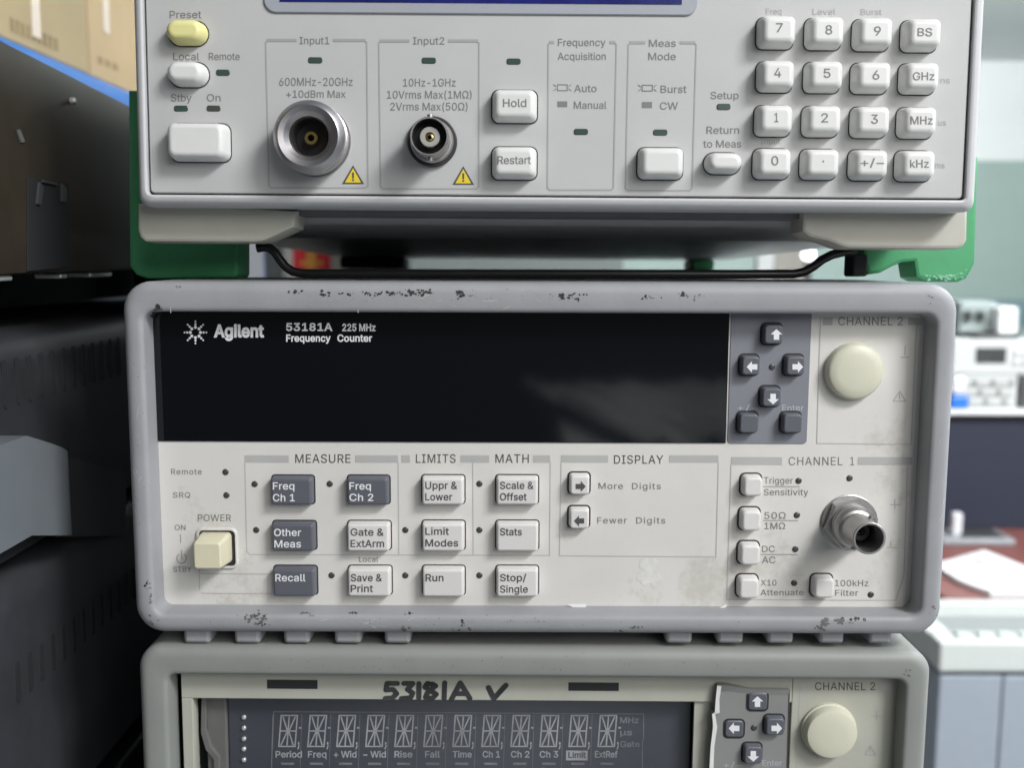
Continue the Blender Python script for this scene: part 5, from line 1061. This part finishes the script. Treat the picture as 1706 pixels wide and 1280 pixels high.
# white machine
CYF = 1.20
cz = WP(1640, 1072, CYF).z; cx_ = WP(1565, 1100, CYF).x; cyr = 1.405
T = Thing('office_machine', 'white floor-standing machine with recessed top tray, at the right', 'machine', (cx_, CYF, -1.05))
H_ = cz + 1.05; wm = mat('machine_white', (0.66, 0.69, 0.66), 0.45, vary=0.02); gm = mat('machine_grey_blue', (0.36, 0.40, 0.46), 0.5, vary=0.03)
hs = cz - WP(1640, 1122, CYF).z; Dm = cyr - CYF
m = MB().m(wm)
m.box(0, .9, 0, .05, H_-hs, H_, .004); m.box(0, .035, .0501, Dm, H_-hs, H_, .003); m.box(.30, .9, .0501, Dm, H_-hs, H_, .003); m.box(.0351, .2999, Dm-.025, Dm, H_-hs, H_, .003)
m.build('top_housing', T.o)
MB().m(mat('tray_grey', (0.28, 0.30, 0.30), 0.5)).box(.0352, .2998, .0502, Dm-.0252, H_-hs, H_-.022).build('tray', T.o)
MB().m('dark_metal').box(.004, .896, .004, Dm-.004, H_-hs-.006, H_-hs-.0001).build('seam', T.o)
ms = WP(1668, 1200, CYF).x - cx_
m = MB().m(gm); m.box(.003, ms-.0012, .002, Dm-.003, .02, H_-hs-.0061, .003); m.box(ms+.0012, .895, .002, Dm-.003, .02, H_-hs-.0061, .003); m.build('cabinet', T.o)
for i in range(6): MB().m(mat('pale_button', (0.62, 0.68, 0.63), 0.5)).box(.035+.033*i, .055+.033*i, .018, .036, H_+.0001, H_+.006, .002).build('button', T.o)
for xx in (.02, .85): MB().m('dark_metal').box(xx, xx+.03, .03, .15, 0, .0199).build('foot', T.o)

# glimpsed through the slot under the top counter
GYY = 2.05
def slab(name, label, cat, px0, px1, z0_, z1_, Y, mt_, depth=.25, part='body'):
    x0_, x1_ = WP(px0, 430, Y).x, WP(px1, 430, Y).x
    T = Thing(name, label, cat, (x0_, Y, z0_)); MB().m(mt_).box(0, x1_-x0_, 0, depth, 0, z1_-z0_, .004).build(part, T.o); return T, x1_-x0_
T, w_ = slab('storage_cabinet', 'cream cabinet with blue edge strip behind the stack', 'cabinet', 380, 579, -1.05, .50, GYY, mat('cabinet_cream', (0.48, 0.46, 0.41), 0.5))
u = lambda px: WP(px, 430, GYY).x - WP(380, 430, GYY).x
MB().m(mat('cabinet_white', (0.68, 0.70, 0.75), 0.5)).box(.002, u(441.5), -.012, -.0005, .03, 1.53, .002).build('door', T.o)
MB().m(mat('cabinet_blue', (0.02, 0.20, 0.62), 0.4)).box(u(442.5), u(455), -.014, -.0005, .02, 1.54, .002).build('edge_strip', T.o)
x0_, x1_ = WP(489, 430, GYY).x, WP(551, 430, GYY).x
T = Thing('red_poster', 'red paper sign with a gold mark on the cream cabinet', 'poster', (x0_, GYY-.003, EZ-.03))
pw = x1_-x0_
MB().m(mat('red_paper', (0.62, 0.02, 0.035), 0.6, vary=0.05)).box(0, pw, 0, .0012, 0, .16).build('sheet', T.o)
m = MB().m(mat('gold_print', (0.70, 0.33, 0.05), 0.5, vary=0.1)); m.box(pw*.36, pw*.62, -.0008, -.0001, .004, .15); m.box(pw*.2, pw*.8, -.0014, -.0009, .012, .022); m.build('gold_mark', T.o)
slab('black_cabinet', 'black equipment case right of the red sign', 'cabinet', 579, 664, -1.05, .45, 1.75, mat('black_case', (0.012, 0.013, 0.012), 0.6))
slab('white_post', 'white pipe seen through the slot, right part', 'pipe', 1262, 1290, -1.05, 1.4, 3.0, white_w, .05)
slab('beige_column', 'beige column right of the white pipe', 'column', 1290, 1345, -1.05, 1.4, 3.06, mat('beige_paint', (0.36, 0.34, 0.30), 0.6), .1)
slab('grey_cabinet', 'dim grey cabinet behind the middle of the slot', 'cabinet', 668, 1040, -1.05, EZ + .004, 2.6, mat('grey_cabinet_paint', (0.22, 0.25, 0.245), 0.5))
p = WP(1347, 424.5, 1.5)
T = Thing('globe_lamp', 'small glowing round lamp seen through the slot', 'lamp', (p.x, p.y, -1.05))
zc2 = p.z + 1.05; rl = .0118
m = MB().m(mat('lit_globe', (0.9, 0.9, 0.9), 0.4, vary=0, emit=((1, 1, 1), 3.0)))
m.loft([[(rl*math.cos(a)*math.cos(2*math.pi*i/20), rl*math.cos(a)*math.sin(2*math.pi*i/20), zc2 + rl*math.sin(a)) for i in range(20)] for a in [R(-88 + 176*k/10) for k in range(11)]], True, True); m.build('globe', T.o)
MB().m('dark_metal').box(-.005, .005, -.005, .005, .02, zc2-rl+.001).build('pole', T.o); MB().m('dark_metal').box(-.12, .12, -.12, .12, 0, .02, .005).build('base', T.o)
